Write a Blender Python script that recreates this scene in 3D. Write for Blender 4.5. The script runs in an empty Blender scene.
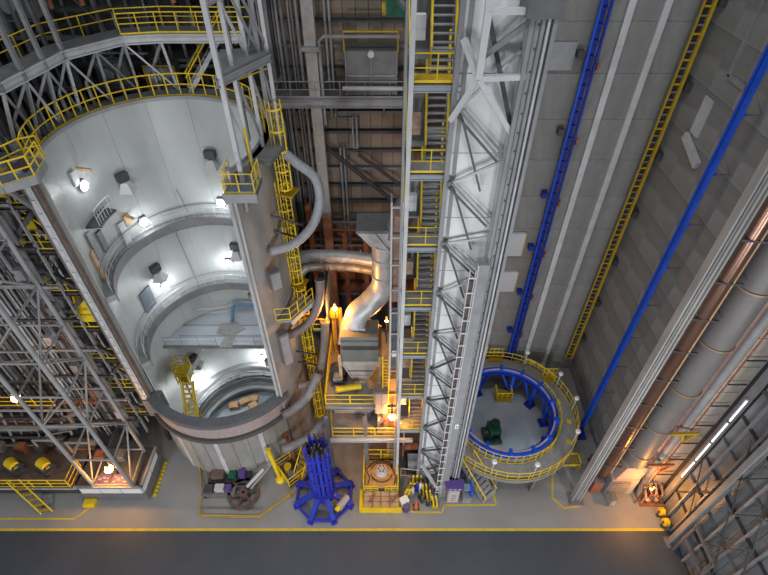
import bpy, math, random
from mathutils import Vector, Matrix
random.seed(7)
sc = bpy.context.scene
COL = sc.collection
R = math.radians

# ------------------------------------------------------------------ camera, world, lights
cam_d = bpy.data.cameras.new('camera'); cam = bpy.data.objects.new('camera', cam_d); COL.objects.link(cam)
cam.location = (0, 0, 40); cam.rotation_euler = (R(46.937), 0, 0)
cam_d.sensor_width = 36; cam_d.lens = 36*500/768; cam_d.clip_end = 300
sc.camera = cam
world = bpy.data.worlds.new('hall_air'); sc.world = world; world.use_nodes = True
wb = world.node_tree.nodes['Background']; wb.inputs[0].default_value = (0.86, 0.93, 1.0, 1); wb.inputs[1].default_value = 0.13
sc.view_settings.view_transform = 'Standard'; sc.view_settings.look = 'None'
sc.view_settings.gamma = 1; sc.view_settings.use_curve_mapping = False
sc.view_settings.exposure = 0.18

def lamp(name, kind, loc, power, color=(1, 1, 1), size=0.3, rot=(0, 0, 0), size_y=None, spread=None):
    d = bpy.data.lights.new(name, kind); d.energy = power; d.color = color
    if kind == 'AREA':
        d.size = size
        if size_y: d.shape = 'RECTANGLE'; d.size_y = size_y
        if spread: d.spread = R(spread)
    elif kind in ('POINT', 'SPOT'):
        d.shadow_soft_size = size
    o = bpy.data.objects.new(name, d); o.location = loc; o.rotation_euler = rot; COL.objects.link(o); return o

# rows of high-bay luminaires under the roof, above the frame
for hx in (-20, -7, 6, 18):
    for hy in (8, 21):
        lamp('high_bay_light', 'AREA', (hx, hy, 47), 500, (0.95, 0.98, 1.0), 4, (0, 0, 0), spread=150)

# unseen fill lights added behind and below the camera, lighting the front faces
for hx in (-24, -8, 8, 22):
    lamp('aisle_fill_light', 'AREA', (hx, -7, 13), 2000, (0.97, 0.98, 1.0), 3, (R(88), 0, 0), spread=160)

# ------------------------------------------------------------------ materials
MATS = {}
def mat(name, color, rough=0.6, metal=0.0, var=0.12, scale=3.0, stretch=(1, 1, 1), bump=0.0, rnd=0.0, dirt=None, dirt_amt=0.5, emit=None, emit_s=0, spec=0.4):
    if name in MATS: return MATS[name]
    m = bpy.data.materials.new(name); m.use_nodes = True; nt = m.node_tree; n = nt.nodes; l = nt.links
    b = n['Principled BSDF']; b.inputs['Roughness'].default_value = rough; b.inputs['Metallic'].default_value = metal
    b.inputs['Specular IOR Level'].default_value = spec
    if emit:
        b.inputs['Base Color'].default_value = (*color, 1)
        b.inputs['Emission Color'].default_value = (*emit, 1); b.inputs['Emission Strength'].default_value = emit_s
        MATS[name] = m; return m
    tc = n.new('ShaderNodeTexCoord'); mp = n.new('ShaderNodeMapping'); mp.inputs['Scale'].default_value = stretch
    l.new(tc.outputs['Object'], mp.inputs[0])
    nz = n.new('ShaderNodeTexNoise'); nz.inputs['Scale'].default_value = scale; nz.inputs['Detail'].default_value = 5
    l.new(mp.outputs[0], nz.inputs['Vector'])
    mr = n.new('ShaderNodeMapRange'); mr.inputs[1].default_value = 0.3; mr.inputs[2].default_value = 0.7
    mr.inputs[3].default_value = 1-var; mr.inputs[4].default_value = 1+var; l.new(nz.outputs[0], mr.inputs[0])
    val = mr.outputs[0]
    if rnd:
        oi = n.new('ShaderNodeObjectInfo'); m2 = n.new('ShaderNodeMapRange'); m2.inputs[3].default_value = 1-rnd; m2.inputs[4].default_value = 1+rnd
        l.new(oi.outputs['Random'], m2.inputs[0]); mu = n.new('ShaderNodeMath'); mu.operation = 'MULTIPLY'
        l.new(val, mu.inputs[0]); l.new(m2.outputs[0], mu.inputs[1]); val = mu.outputs[0]
    vm = n.new('ShaderNodeVectorMath'); vm.operation = 'SCALE'
    vm.inputs[0].default_value = color; l.new(val, vm.inputs['Scale'])
    out = vm.outputs[0]
    if dirt:
        n2 = n.new('ShaderNodeTexNoise'); n2.inputs['Scale'].default_value = scale*0.35; n2.inputs['Detail'].default_value = 8; n2.inputs['Roughness'].default_value = 0.65
        l.new(mp.outputs[0], n2.inputs['Vector'])
        rp = n.new('ShaderNodeMapRange'); rp.inputs[1].default_value = 0.48; rp.inputs[2].default_value = 0.68; rp.inputs[4].default_value = dirt_amt
        l.new(n2.outputs[0], rp.inputs[0])
        mx = n.new('ShaderNodeMix'); mx.data_type = 'RGBA'; l.new(rp.outputs[0], mx.inputs[0]); l.new(out, mx.inputs[6]); mx.inputs[7].default_value = (*dirt, 1)
        out = mx.outputs[2]
    l.new(out, b.inputs['Base Color'])
    if bump:
        bp = n.new('ShaderNodeBump'); bp.inputs['Strength'].default_value = bump; bp.inputs['Distance'].default_value = 0.05
        l.new(nz.outputs[0], bp.inputs['Height']); l.new(bp.outputs[0], b.inputs['Normal'])
    MATS[name] = m; return m

FLOOR = mat('floor_epoxy', (0.27, 0.27, 0.262), 0.45, var=0.1, scale=0.35, dirt=(0.2, 0.19, 0.18), dirt_amt=0.5)
AISLE = mat('aisle_epoxy', (0.054, 0.062, 0.078), 0.5, var=0.08, scale=0.5, dirt=(0.085, 0.088, 0.097), dirt_amt=0.5)
PITFL = mat('pit_floor', (0.36, 0.43, 0.49), 0.35, var=0.14, scale=0.5, dirt=(0.44, 0.36, 0.31), dirt_amt=0.35)
CONC = mat('concrete', (0.225, 0.223, 0.218), 0.85, var=0.16, scale=1.2, stretch=(1, 1, 0.5), bump=0.3, rnd=0.05, dirt=(0.13, 0.127, 0.122), dirt_amt=0.45)
CONC2 = mat('concrete_boarded', (0.22, 0.219, 0.216), 0.85, var=0.2, scale=0.5, stretch=(1, 0.3, 2.2), bump=0.3, rnd=0.03, dirt=(0.32, 0.335, 0.325), dirt_amt=0.5)
TANKIN = mat('tank_lining', (0.40, 0.415, 0.41), 0.5, var=0.08, scale=0.7, stretch=(1, 1, 0.4), rnd=0.03, dirt=(0.31, 0.325, 0.315), dirt_amt=0.6)
TANKOUT = mat('tank_concrete', (0.28, 0.275, 0.265), 0.8, var=0.25, scale=0.8, stretch=(1, 1, 0.35), bump=0.3, dirt=(0.20, 0.15, 0.12), dirt_amt=0.6)
LEDGE = mat('ledge_grey', (0.24, 0.25, 0.255), 0.6, var=0.15, scale=1.5)
DARKSTEEL = mat('dark_steel', (0.055, 0.055, 0.06), 0.55, var=0.2, scale=2)
GREY = mat('grey_steel', (0.255, 0.26, 0.27), 0.5, var=0.14, scale=1.2)
GREYD = mat('mid_grey_steel', (0.15, 0.15, 0.155), 0.55, var=0.18, scale=1.2)
PALE = mat('pale_steel', (0.50, 0.51, 0.53), 0.45, var=0.1, scale=1.2, dirt=(0.33, 0.32, 0.31), dirt_amt=0.5)
WHITE = mat('white_panel', (0.76, 0.765, 0.775), 0.5, var=0.07, scale=0.8, rnd=0.04, dirt=(0.6, 0.6, 0.6), dirt_amt=0.5)
PURE = mat('white_paint', (0.78, 0.78, 0.78), 0.5, var=0.04)
YEL = mat('safety_yellow', (0.74, 0.53, 0.015), 0.5, var=0.12, scale=2)
YELD = mat('ochre_yellow', (0.44, 0.29, 0.015), 0.5, var=0.12, scale=2)
YELLINE = mat('floor_line_yellow', (0.62, 0.45, 0.03), 0.6, var=0.12, scale=2)
BLUE = mat('royal_blue', (0.012, 0.085, 0.62), 0.4, var=0.15, scale=1.5)
BLUED = mat('deep_blue', (0.01, 0.028, 0.30), 0.45, var=0.2, scale=1.5)
BLUEV = mat('violet_blue', (0.028, 0.03, 0.36), 0.4, var=0.2, scale=2)
BROWN = mat('brown_siding', (0.22, 0.17, 0.13), 0.6, var=0.2, scale=1.0, stretch=(3, 1, 0.4), rnd=0.25, dirt=(0.09, 0.068, 0.055), dirt_amt=0.5)
SLATE = mat('slate_siding', (0.19, 0.2, 0.213), 0.5, var=0.15, scale=1.0, rnd=0.13)
DKWALL = mat('dark_siding', (0.06, 0.06, 0.064), 0.7, var=0.2, scale=0.8, rnd=0.3)
RUST_AND_GLOW = mat('rust_and_glow_steel', (0.27, 0.105, 0.055), 0.7, var=0.3, scale=2)  # rust, and also orange lamplight painted into the back wall steel
TAN = mat('tan_paint', (0.50, 0.34, 0.19), 0.6, var=0.15, scale=2)
SILVER = mat('galvanised_duct', (0.47, 0.48, 0.49), 0.42, 0.3, var=0.14, scale=2.5)
DUCT = mat('duct_grey', (0.19, 0.18, 0.178), 0.5, 0.2, var=0.12, scale=1.2, stretch=(1, 1, 0.3))
COPPER = mat('copper_pipe', (0.20, 0.11, 0.08), 0.28, 0.6, var=0.18, scale=1.5, stretch=(1, 1, 0.2))
RUBBER = mat('hose_grey', (0.21, 0.21, 0.22), 0.55, var=0.15, scale=3)
HOPGREY = mat('hopper_grey', (0.16, 0.168, 0.158), 0.55, var=0.1, scale=1.5)
HOPPALE = mat('hopper_pale', (0.40, 0.36, 0.32), 0.6, var=0.15, scale=1.5)
GREEN = mat('machine_green', (0.012, 0.10, 0.055), 0.4, var=0.2, scale=3)
GRATE = mat('blue_grey_grating', (0.10, 0.125, 0.17), 0.55, var=0.2, scale=4)
DECK = mat('deck_plate', (0.25, 0.25, 0.25), 0.55, var=0.18, scale=1.5)
TREAD = mat('stair_tread', (0.34, 0.345, 0.35), 0.5, var=0.12, scale=3)
CLAY = mat('clay_machinery', (0.33, 0.22, 0.17), 0.65, var=0.3, scale=3)
CARD = mat('cardboard', (0.50, 0.31, 0.16), 0.8, var=0.15, scale=2)
PURPLE = mat('purple_print', (0.10, 0.06, 0.24), 0.5, var=0.1)
ORANGE = mat('cone_orange', (0.75, 0.13, 0.02), 0.5, var=0.05)
RED = mat('red_paint', (0.4, 0.03, 0.02), 0.5, var=0.1)
LAMPW = mat('lamp_lens_white', (1, 1, 1), emit=(0.95, 0.98, 1.0), emit_s=45)
LAMPO = mat('lamp_lens_sodium', (1, 0.7, 0.3), emit=(1.0, 0.48, 0.10), emit_s=45)
LAMPT = mat('tube_lens', (1, 1, 1), emit=(0.9, 0.95, 1.0), emit_s=2.6)

# ------------------------------------------------------------------ mesh builder
class B:
    def __init__(s): s.v = []; s.f = []
    def add(s, vs, fs):
        o = len(s.v); s.v += [Vector(p) for p in vs]; s.f += [tuple(i+o for i in f) for f in fs]; return s
    def box(s, c, d, rz=0, ry=0, rx=0):
        m = Matrix.Translation(c) @ Matrix.Rotation(rz, 4, 'Z') @ Matrix.Rotation(ry, 4, 'Y') @ Matrix.Rotation(rx, 4, 'X')
        x, y, z = d[0]/2, d[1]/2, d[2]/2
        vs = [m @ Vector(p) for p in ((-x,-y,-z),(x,-y,-z),(x,y,-z),(-x,y,-z),(-x,-y,z),(x,-y,z),(x,y,z),(-x,y,z))]
        return s.add(vs, [(0,3,2,1),(4,5,6,7),(0,1,5,4),(1,2,6,5),(2,3,7,6),(3,0,4,7)])
    def b2(s, lo, hi):
        return s.box([(a+b)/2 for a, b in zip(lo, hi)], [abs(b-a) for a, b in zip(lo, hi)])
    def frame(s, p, q, up=(0, 0, 1)):
        p, q = Vector(p), Vector(q); d = (q-p).normalized(); u = Vector(up)
        if abs(d.dot(u)) > 0.98: u = Vector((0, 1, 0))
        x = d.cross(u).normalized(); y = x.cross(d).normalized(); return p, q, x, y
    def beam(s, p, q, w, h=None, up=(0, 0, 1)):
        h = h or w; p, q, x, y = s.frame(p, q, up); vs = []
        for e in (p, q):
            for a, b in ((-1,-1),(1,-1),(1,1),(-1,1)): vs.append(e+x*a*w/2+y*b*h/2)
        return s.add(vs, [(3,2,1,0),(4,5,6,7),(0,1,5,4),(1,2,6,5),(2,3,7,6),(3,0,4,7)])
    def ibeam(s, p, q, w, h, t=0.05, up=(0, 0, 1)):
        P, Q, x, y = s.frame(p, q, up)
        for k in (-1, 1): s.beam(P+y*k*(h-t)/2, Q+y*k*(h-t)/2, w, t, up)
        return s.beam(P, Q, t, h-2*t, up)
    def tube(s, p, q, r, n=8, r2=None):
        r2 = r if r2 is None else r2; p, q, x, y = s.frame(p, q); vs = []
        for e, rr in ((p, r), (q, r2)):
            for i in range(n):
                a = 2*math.pi*i/n; vs.append(e+x*math.cos(a)*rr+y*math.sin(a)*rr)
        fs = [(i, (i+1) % n, n+(i+1) % n, n+i) for i in range(n)]
        return s.add(vs, fs+[tuple(range(n-1, -1, -1)), tuple(range(n, 2*n))])
    def pipe(s, pts, r, n=8, corr=0.0):
        pts = [Vector(p) for p in pts]; N = len(pts); rings = []
        t0 = (pts[1]-pts[0]).normalized(); u = Vector((0, 0, 1)) if abs(t0.z) < 0.9 else Vector((0, 1, 0))
        x = t0.cross(u).normalized()
        for i, p in enumerate(pts):
            t = (pts[min(i+1, N-1)]-pts[max(i-1, 0)]).normalized()
            x = (x-t*x.dot(t)).normalized(); y = t.cross(x); rr = r*(1+(corr if i % 2 else 0))
            rings.append([p+x*math.cos(2*math.pi*k/n)*rr+y*math.sin(2*math.pi*k/n)*rr for k in range(n)])
        vs = [v for g in rings for v in g]; fs = []
        for i in range(N-1):
            for k in range(n): fs.append((i*n+k, i*n+(k+1) % n, (i+1)*n+(k+1) % n, (i+1)*n+k))
        return s.add(vs, fs+[tuple(range(n-1, -1, -1)), tuple(range((N-1)*n, N*n))])
    def ring(s, c, r0, r1, z0, z1, a0=0, a1=360, n=48):
        full = abs(a1-a0) >= 359.9; vs = []; m = n if full else n+1
        for i in range(m):
            a = R(a0+(a1-a0)*i/n); ca, sa = math.cos(a), math.sin(a)
            for r, z in ((r0, z0), (r1, z0), (r1, z1), (r0, z1)): vs.append((c[0]+r*ca, c[1]+r*sa, z))
        fs = []
        for i in range(n):
            j = (i+1) % m; a, b = 4*i, 4*j
            for k in range(4): fs.append((a+k, b+k, b+(k+1) % 4, a+(k+1) % 4)[::-1])
        if not full: fs += [(0, 1, 2, 3), tuple(4*n+k for k in (3, 2, 1, 0))]
        return s.add(vs, fs)
    def lathe(s, c, prof, n=20):
        vs = []; m = len(prof)
        for i in range(n):
            a = 2*math.pi*i/n
            for r, z in prof: vs.append((c[0]+r*math.cos(a), c[1]+r*math.sin(a), c[2]+z))
        fs = [(i*m+k, ((i+1) % n)*m+k, ((i+1) % n)*m+k+1, i*m+k+1) for i in range(n) for k in range(m-1)]
        if prof[0][0] > 1e-4: fs.append(tuple(i*m for i in range(n-1, -1, -1)))
        if prof[-1][0] > 1e-4: fs.append(tuple(i*m+m-1 for i in range(n)))
        return s.add(vs, fs)
    def prism(s, pts, z0, z1):
        n = len(pts); vs = [(p[0], p[1], z0) for p in pts]+[(p[0], p[1], z1) for p in pts]
        return s.add(vs, [tuple(range(n-1, -1, -1)), tuple(range(n, 2*n))]+[(i, (i+1) % n, n+(i+1) % n, n+i) for i in range(n)])
    def frus(s, c0, d0, c1, d1):
        vs = []
        for c, d in ((c0, d0), (c1, d1)):
            for a, b in ((-1,-1),(1,-1),(1,1),(-1,1)): vs.append((c[0]+a*d[0]/2, c[1]+b*d[1]/2, c[2]))
        return s.add(vs, [(3,2,1,0),(4,5,6,7),(0,1,5,4),(1,2,6,5),(2,3,7,6),(3,0,4,7)])
    def mesh(s, name, m, org=(0, 0, 0), smooth=True):
        org = Vector(org); me = bpy.data.meshes.new(name)
        me.from_pydata([tuple(v-org) for v in s.v], [], s.f)
        if smooth:
            me.polygons.foreach_set('use_smooth', [True]*len(me.polygons)); me.set_sharp_from_angle(angle=R(38))
        me.materials.append(m); return me

ORG = {}
def origin(o):
    return ORG.get(o.name, Vector((0, 0, 0))) if o else Vector((0, 0, 0))
def thing(name, label, cat, loc, group=None):
    o = bpy.data.objects.new(name, None); COL.objects.link(o); o.location = loc; o.empty_display_size = 0.3
    o['label'] = label; o['category'] = cat
    if group: o['group'] = group
    ORG[o.name] = Vector(loc); return o
def part(name, b, m, parent, label=None, kind=None):
    org = origin(parent); o = bpy.data.objects.new(name, b.mesh(name, m, org)); COL.objects.link(o)
    o.parent = parent; ORG[o.name] = org
    if label: o['label'] = label
    if kind: o['kind'] = kind
    return o
def piece(name, me, parent, loc, rot=(0, 0, 0), scl=None):
    o = bpy.data.objects.new(name, me); COL.objects.link(o); o.parent = parent
    o.location = Vector(loc)-origin(parent); o.rotation_euler = rot
    if scl: o.scale = scl
    return o
def solo(name, b, m, label, cat, loc=(0, 0, 0), group=None):
    o = bpy.data.objects.new(name, b.mesh(name, m, loc)); COL.objects.link(o); o.location = loc
    o['label'] = label; o['category'] = cat
    if group: o['group'] = group
    ORG[o.name] = Vector(loc); return o
def struct(name, b, m, label, cat='wall'):
    o = bpy.data.objects.new(name, b.mesh(name, m)); COL.objects.link(o); o['kind'] = 'structure'; o['label'] = label; o['category'] = cat
    ORG[o.name] = Vector((0, 0, 0)); return o

UNIT = {}
def unit_box(m, d):
    k = ('box', m.name, tuple(round(x, 3) for x in d))
    if k not in UNIT: UNIT[k] = B().box((0, 0, 0), d).mesh('piece', m, smooth=False)
    return UNIT[k]
def unit_post(m, h, r):
    k = ('post', m.name, round(h, 3), round(r, 3))
    if k not in UNIT: UNIT[k] = B().tube((0, 0, 0), (0, 0, h), r, 6).mesh('post', m)
    return UNIT[k]

def walk(pts, step):
    pts = [Vector(p) for p in pts]; out = []
    for a, b in zip(pts, pts[1:]):
        n = max(1, round((b-a).length/step))
        out += [a.lerp(b, i/n) for i in range(n)]
    return out+[pts[-1]]
def railing(parent, pts, m=None, h=1.1, step=1.6, r=0.036, name='railing', toe=True):
    m = m or YEL; r *= 0.85; pts = [Vector(p) for p in pts]; up = Vector((0, 0, 1)); b = B()
    b.pipe([p+up*h for p in pts], r, 6)
    rl = part(name, b, m, parent)
    part('mid_rail', B().pipe([p+up*h*0.52 for p in pts], r*0.9, 6), m, rl)
    if toe:
        t = B()
        for a, c in zip(pts, pts[1:]): t.beam(a+up*0.06, c+up*0.06, 0.02, 0.1)
        part('toe_board', t, m, rl)
    me = unit_post(m, h, r)
    for p in walk(pts, step): piece('post', me, rl, p)
    return rl
def arcpts(c, r, z, a0, a1, n):
    return [(c[0]+r*math.cos(R(a0+(a1-a0)*i/n)), c[1]+r*math.sin(R(a0+(a1-a0)*i/n)), z) for i in range(n+1)]
def ladder(parent, x, y, z0, z1, w=0.5, m=None, step=0.33, r=0.03, rot=0, cage=None, cm=None):
    m = m or YEL; c, s_ = math.cos(rot), math.sin(rot)
    for k in (-1, 1): part('stile', B().beam((x+k*w/2*c, y+k*w/2*s_, z0), (x+k*w/2*c, y+k*w/2*s_, z1), 2.2*r, 2.2*r), m, parent)
    me = unit_box(m, (w, r*1.5, r*1.5))
    n = int((z1-z0)/step)
    for i in range(n): piece('rung', me, parent, (x, y, z0+(i+0.5)*step), (0, 0, rot))
    if cage:
        R0 = cage; cx, cy = x+R0*0.8*s_, y-R0*0.8*c
        hm = ('hoop', m.name, R0, round(rot, 2))
        if hm not in UNIT: UNIT[hm] = B().ring((0, 0), R0-0.015, R0+0.025, -0.05, 0.05, 0, 360, 16).mesh('hoop', m)
        k = z0+2.2 if z0 < 1 else z0+0.3
        while k < z1+0.9: piece('hoop', UNIT[hm], parent, (cx, cy, k)); k += 1.2
        for a in (180, 225, 270, 315, 0):
            px, py = cx+R0*math.cos(R(a)+rot), cy+R0*math.sin(R(a)+rot)
            part('cage_bar', B().beam((px, py, z0+(2.2 if z0 < 1 else 0.3)), (px, py, z1+0.9), 0.05, 0.03), m, parent)
def stair(parent, lo, hi, w, side, m=TREAD, rail=YEL, n=None, sm=GREY):
    """straight flight from lo to hi (centre line); side = unit vector across the flight"""
    lo, hi, sd = Vector(lo), Vector(hi), Vector(side); n = n or int(abs(hi.z-lo.z)/0.4)
    for k in (-1, 1):
        part('stringer', B().beam(lo+sd*k*w/2, hi+sd*k*w/2, 0.06, 0.28), sm, parent)
        if rail:
            up = Vector((0, 0, 1.0)); hr = B().tube(lo+sd*k*w/2+up, hi+sd*k*w/2+up, 0.05, 6)
            h = part('handrail', hr, rail, parent); mp = unit_post(rail, 1.0, 0.034)
            for t in (0.02, 0.35, 0.68, 0.98): piece('post', mp, h, lo.lerp(hi, t)+sd*k*w/2)
    me = unit_box(m, (w-0.06, 0.28, 0.05)); rz = math.atan2(sd.y, sd.x)
    for i in range(n): piece('tread', me, parent, lo.lerp(hi, (i+0.5)/n), (0, 0, rz))
def sodium(name, loc, label, power=900, r=0.22):
    t = thing(name, label, 'lamp', loc, 'sodium lamps'); x, y, z = loc
    part('housing', B().lathe((x, y, z), [(0.05, 0.5), (0.1, 0.46), (0.12, r*0.8), (0.13, r*0.7)], 12), DARKSTEEL, t)
    part('bulb', B().lathe((x, y, z-0.12), [(0.0, -r), (r*0.7, -r*0.7), (r, 0), (r*0.7, r*0.7), (0.0, r)], 12), LAMPO, t)
    lamp('sodium_light', 'POINT', (x, y-0.5, z+0.05), power, (1.0, 0.40, 0.07), 0.15)
    return t

# ================================================================== SETTING
TC = (-12.8, 26.0)          # axis of the round tank cell
def slab_with_hole(b, c, r, lo, hi, z0, z1, n=48):
    vs = []; per = []
    for i in range(n):
        a = 2*math.pi*i/n; ca, sa = math.cos(a), math.sin(a)
        ts = []
        if ca > 1e-6: ts.append((hi[0]-c[0])/ca)
        if ca < -1e-6: ts.append((lo[0]-c[0])/ca)
        if sa > 1e-6: ts.append((hi[1]-c[1])/sa)
        if sa < -1e-6: ts.append((lo[1]-c[1])/sa)
        t = min(ts); per.append((c[0]+t*ca, c[1]+t*sa))
    for z in (z1, z0):
        for i in range(n):
            a = 2*math.pi*i/n
            vs.append((c[0]+r*math.cos(a), c[1]+r*math.sin(a), z)); vs.append((per[i][0], per[i][1], z))
    fs = []
    for i in range(n):
        j = (i+1) % n
        fs.append((2*i, 2*i+1, 2*j+1, 2*j))
        fs.append((2*i, 2*j, 2*n+2*j, 2*n+2*i))
    return b.add(vs, fs)
fb = B(); slab_with_hole(fb, TC, 5.3, (-21.2, 17.5), (-4.4, 34.5), -0.3, 0)
fb.b2((-21.2, 15.35, -0.3), (-4.4, 17.5, 0)).b2((-21.2, 34.5, -0.3), (-4.4, 38, 0)).b2((-46, 15.35, -0.3), (-21.2, 38, 0)).b2((-4.4, 15.35, -0.3), (30, 38, 0))
for sx, sy in ((-21.2, 17.5), (-4.4, 17.5), (-21.2, 34.5), (-4.4, 34.5)):      # corners the radial fan cuts off
    fb.add([(sx, sy, -0.003), (sx+(3 if sx < -12 else -3), sy, -0.003), (sx+(3 if sx < -12 else -3), sy+(3 if sy < 20 else -3), -0.003), (sx, sy+(3 if sy < 20 else -3), -0.003)], [(0, 1, 2, 3)])
floor = struct('floor', fb, FLOOR, 'light grey epoxy floor of the assembly cells', 'floor')
struct('floor_aisle', B().b2((-46, 2, -0.3), (30, 15.35, 0)), AISLE, 'dark grey epoxy floor of the crane aisle', 'floor')
struct('trim_1', B().b2((-46, 15.33, 0.001), (21.6, 15.53, 0.006)), YELLINE, 'long yellow line between the cell floor and the dark aisle', 'floor line')
def floorline(name, pts, label):
    b = B()
    for p, q in zip(pts, pts[1:]): b.beam((*p, 0.005), (*q, 0.005), 0.13, 0.006)
    return struct(name, b, YELLINE, label, 'floor line')
floorline('trim_2', [(-46, 16.25), (-24.2, 16.25), (-23.1, 17.5)], 'yellow floor line in front of the machine platform at left')
floorline('trim_3', [(1.3, 16.9), (2.6, 16.75), (4.6, 16.75), (4.8, 17.3), (9.0, 17.35), (8.7, 19.4)], 'yellow floor line round the foot of the white truss tower')
floorline('trim_4', [(14.3, 20.6), (13.6, 17.9), (14.3, 17.1), (15.6, 17.2)], 'yellow floor line at the foot of the grey column')

# back wall with brown siding between girts
wall_back = struct('wall_back', B().b2((-46, 36.3, -1), (5, 36.8, 42)), DKWALL, 'dark back wall behind the tank cell and the stair tower')
row = 1.55; z = 5.6
while z < 33:
    for i in range(12):
        x = -6.6+0.86*i
        me = unit_box(BROWN if z > 13 else RUST_AND_GLOW, (0.82, 0.09, row-0.07))
        piece('siding_panel', me, wall_back, (x, 36.24, z+row/2))
    z += row
k = 0; z = 5.6
while z < 35:
    part('girt', B().b2((-8, 35.85, z-0.11), (3.4, 36.18, z+0.11)), DARKSTEEL if k % 3 else GREYD, wall_back); z += row; k += 1
for i in range(9):
    x = -8.3+0.33*i+(0.12 if i % 3 == 0 else 0)
    part('conduit', B().tube((x, 35.7, 4), (x, 35.7, 36), 0.07+0.03*(i % 3), 6), GREYD if i % 2 else GREY, wall_back)
for x, r in ((-2.85, 0.09), (-2.55, 0.09)):
    part('conduit', B().pipe([(x-1.0, 35.6, 36), (x-1.0, 35.6, 24.0), (x+0.5, 35.6, 24.0), (x+0.5, 35.6, 21.5), (x-0.55, 35.6, 21.5), (x-0.55, 35.6, 10)], r, 6), GREY, wall_back)
part('brace', B().ibeam((-4.6, 35.4, 21.8), (1.8, 35.4, 15.8), 0.25, 0.25), DARKSTEEL, wall_back)
part('brace', B().ibeam((-2.0, 35.5, 21.0), (2.6, 35.5, 17.2), 0.2, 0.2), DARKSTEEL, wall_back)
for zz, m in ((15.0, GREYD), (14.2, RUST_AND_GLOW), (13.2, DARKSTEEL), (12.5, GREYD), (11.5, RUST_AND_GLOW), (10.6, DARKSTEEL), (9.5, RUST_AND_GLOW)):
    part('pipe', B().tube((-7, 34.9, zz), (1.6, 34.9, zz), 0.14, 8), m, wall_back)  # red-brown pipes have the orange lamplight put into their colour
for x in (-6.3, -3.4, -1.6, 0.6):
    part('stanchion', B().ibeam((x, 34.6, 0), (x, 34.6, 14.2 if x > -6 else 17), 0.4, 0.4, up=(0, 1, 0)), RUST_AND_GLOW, wall_back)  # red-brown here stands for orange-lit steel
# dark steelwork on the far wall behind the ring gantry
for i in range(30):
    x = -37+1.02*i
    part('conduit' if i % 2 else 'wall_post', B().beam((x, 35.9, 8), (x, 35.9, 40), 0.16+0.1*(i % 3 == 0)), (GREYD, DARKSTEEL, GREYD, GREY)[i % 4], wall_back)
for i in range(9):
    part('girt', B().b2((-40, 35.55, 22.5+1.7*i), (-8.6, 35.8, 22.75+1.7*i)), DARKSTEEL if i % 2 else GREYD, wall_back)

rnd = random.Random(3)
for i in range(34):      # crossing pipework in front of the dark far wall
    x = rnd.uniform(-30, -9); z = rnd.uniform(24, 36); y = rnd.uniform(33.9, 35.4); L = rnd.uniform(2, 6)
    d = rnd.choice(((1, 0), (1, 0), (0.7, 0.7), (0.6, -0.8), (0, 1)))
    part('cross_pipe', B().tube((x, y, z), (x+d[0]*L, y, z+d[1]*L), rnd.choice((0.05, 0.08, 0.12)), 6), rnd.choice((GREYD, GREY, GREYD, DARKSTEEL)), wall_back)

# left back wall: vertical ribbed siding beyond the lattice tower
wall_left = struct('wall_left', B().b2((-46, 27.0, -1), (-21.5, 27.4, 42)), DKWALL, 'dark ribbed wall behind the lattice tower at left')
for i in range(24):
    x = -43.5+0.92*i
    piece('siding_panel', unit_box(DKWALL, (0.8, 0.12, 13.0)), wall_left, (x, 26.92, 8))
    part('rib', B().beam((x+0.45, 26.75, 1.5), (x+0.45, 26.75, 14.6), 0.12), GREYD if i % 3 else GREY, wall_left)
# ring cell: concrete back and side walls of separate pours
YB, XS = 31.0, 18.5
wall_cell_back = struct('wall_cell_back', B().b2((4.6, YB+0.12, -1), (XS+0.6, YB+0.6, 42)), CONC, 'concrete back wall of the ring cell')
for i, (x0, x1) in enumerate(((4.6, 9.2), (9.2, 13.5), (13.5, 15.7), (15.7, XS))):
    z = -0.2
    for j in range(13):
        piece('concrete_panel', unit_box(CONC, (x1-x0-0.02, 0.14, 2.88)), wall_cell_back, ((x0+x1)/2, YB+0.08, z+1.43)); z += 2.9
for x in (13.72, 15.72): part('guide_strip', B().b2((x-0.2, YB-0.16, 0), (x+0.2, YB+0.02, 41)), PALE, wall_cell_back, 'long pale vertical strip')
wall_cell_side = struct('wall_cell_side', B().b2((XS+0.12, 20.9, -1), (XS+0.6, YB+0.6, 42)), CONC2, 'boarded concrete side wall of the ring cell')
for i in range(4):
    y0, y1 = 20.9+2.55*i, 20.9+2.55*(i+1)
    for j in range(13):
        piece('concrete_panel', unit_box(CONC2, (0.14, y1-y0-0.02, 2.88)), wall_cell_side, (XS+0.08, (y0+y1)/2, 1.2+2.9*j))
# niche frames and inspection plates on the side wall
part('access_panel', B().box((XS-0.02, 28.0, 27.4), (0.12, 0.9, 2.2)), PALE, wall_cell_side, 'pale upright access plate')
part('shelf_beam', B().beam((XS-0.15, 28.6, 26.0), (XS-0.15, 26.3, 25.2), 0.25, 0.5), PALE, wall_cell_side)
fr = B()
for dy in (-1, 1): fr.box((XS-0.05, 26.3+dy*0.9, 32.2), (0.2, 0.22, 4.4))
for dz in (-1, 1): fr.box((XS-0.05, 26.3, 32.2+dz*2.2), (0.2, 2.0, 0.22))
part('niche_frame', fr, GREY, wall_cell_side)
for x, z, l in ((10.2, 11.9, 'lower'), (10.1, 15.8, 'upper')):
    pb = thing('wall_board', 'pale framed board on the concrete wall beside the truss tower, %s of two' % l, 'board', (x, YB, z), 'wall boards')
    part('board', B().box((x, YB-0.14, z), (1.6, 0.25, 2.2)), PALE, pb); part('edge_strip', B().box((x+0.83, YB-0.14, z), (0.08, 0.3, 2.2)), YELD, pb)
pb = solo('wall_plate', B().box((10.4, YB-0.06, 29.8), (1.7, 0.1, 1.6)), GREY, 'smooth grey plate high on the concrete wall beside the truss tower top', 'plate', (10.4, YB, 29.8))

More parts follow.
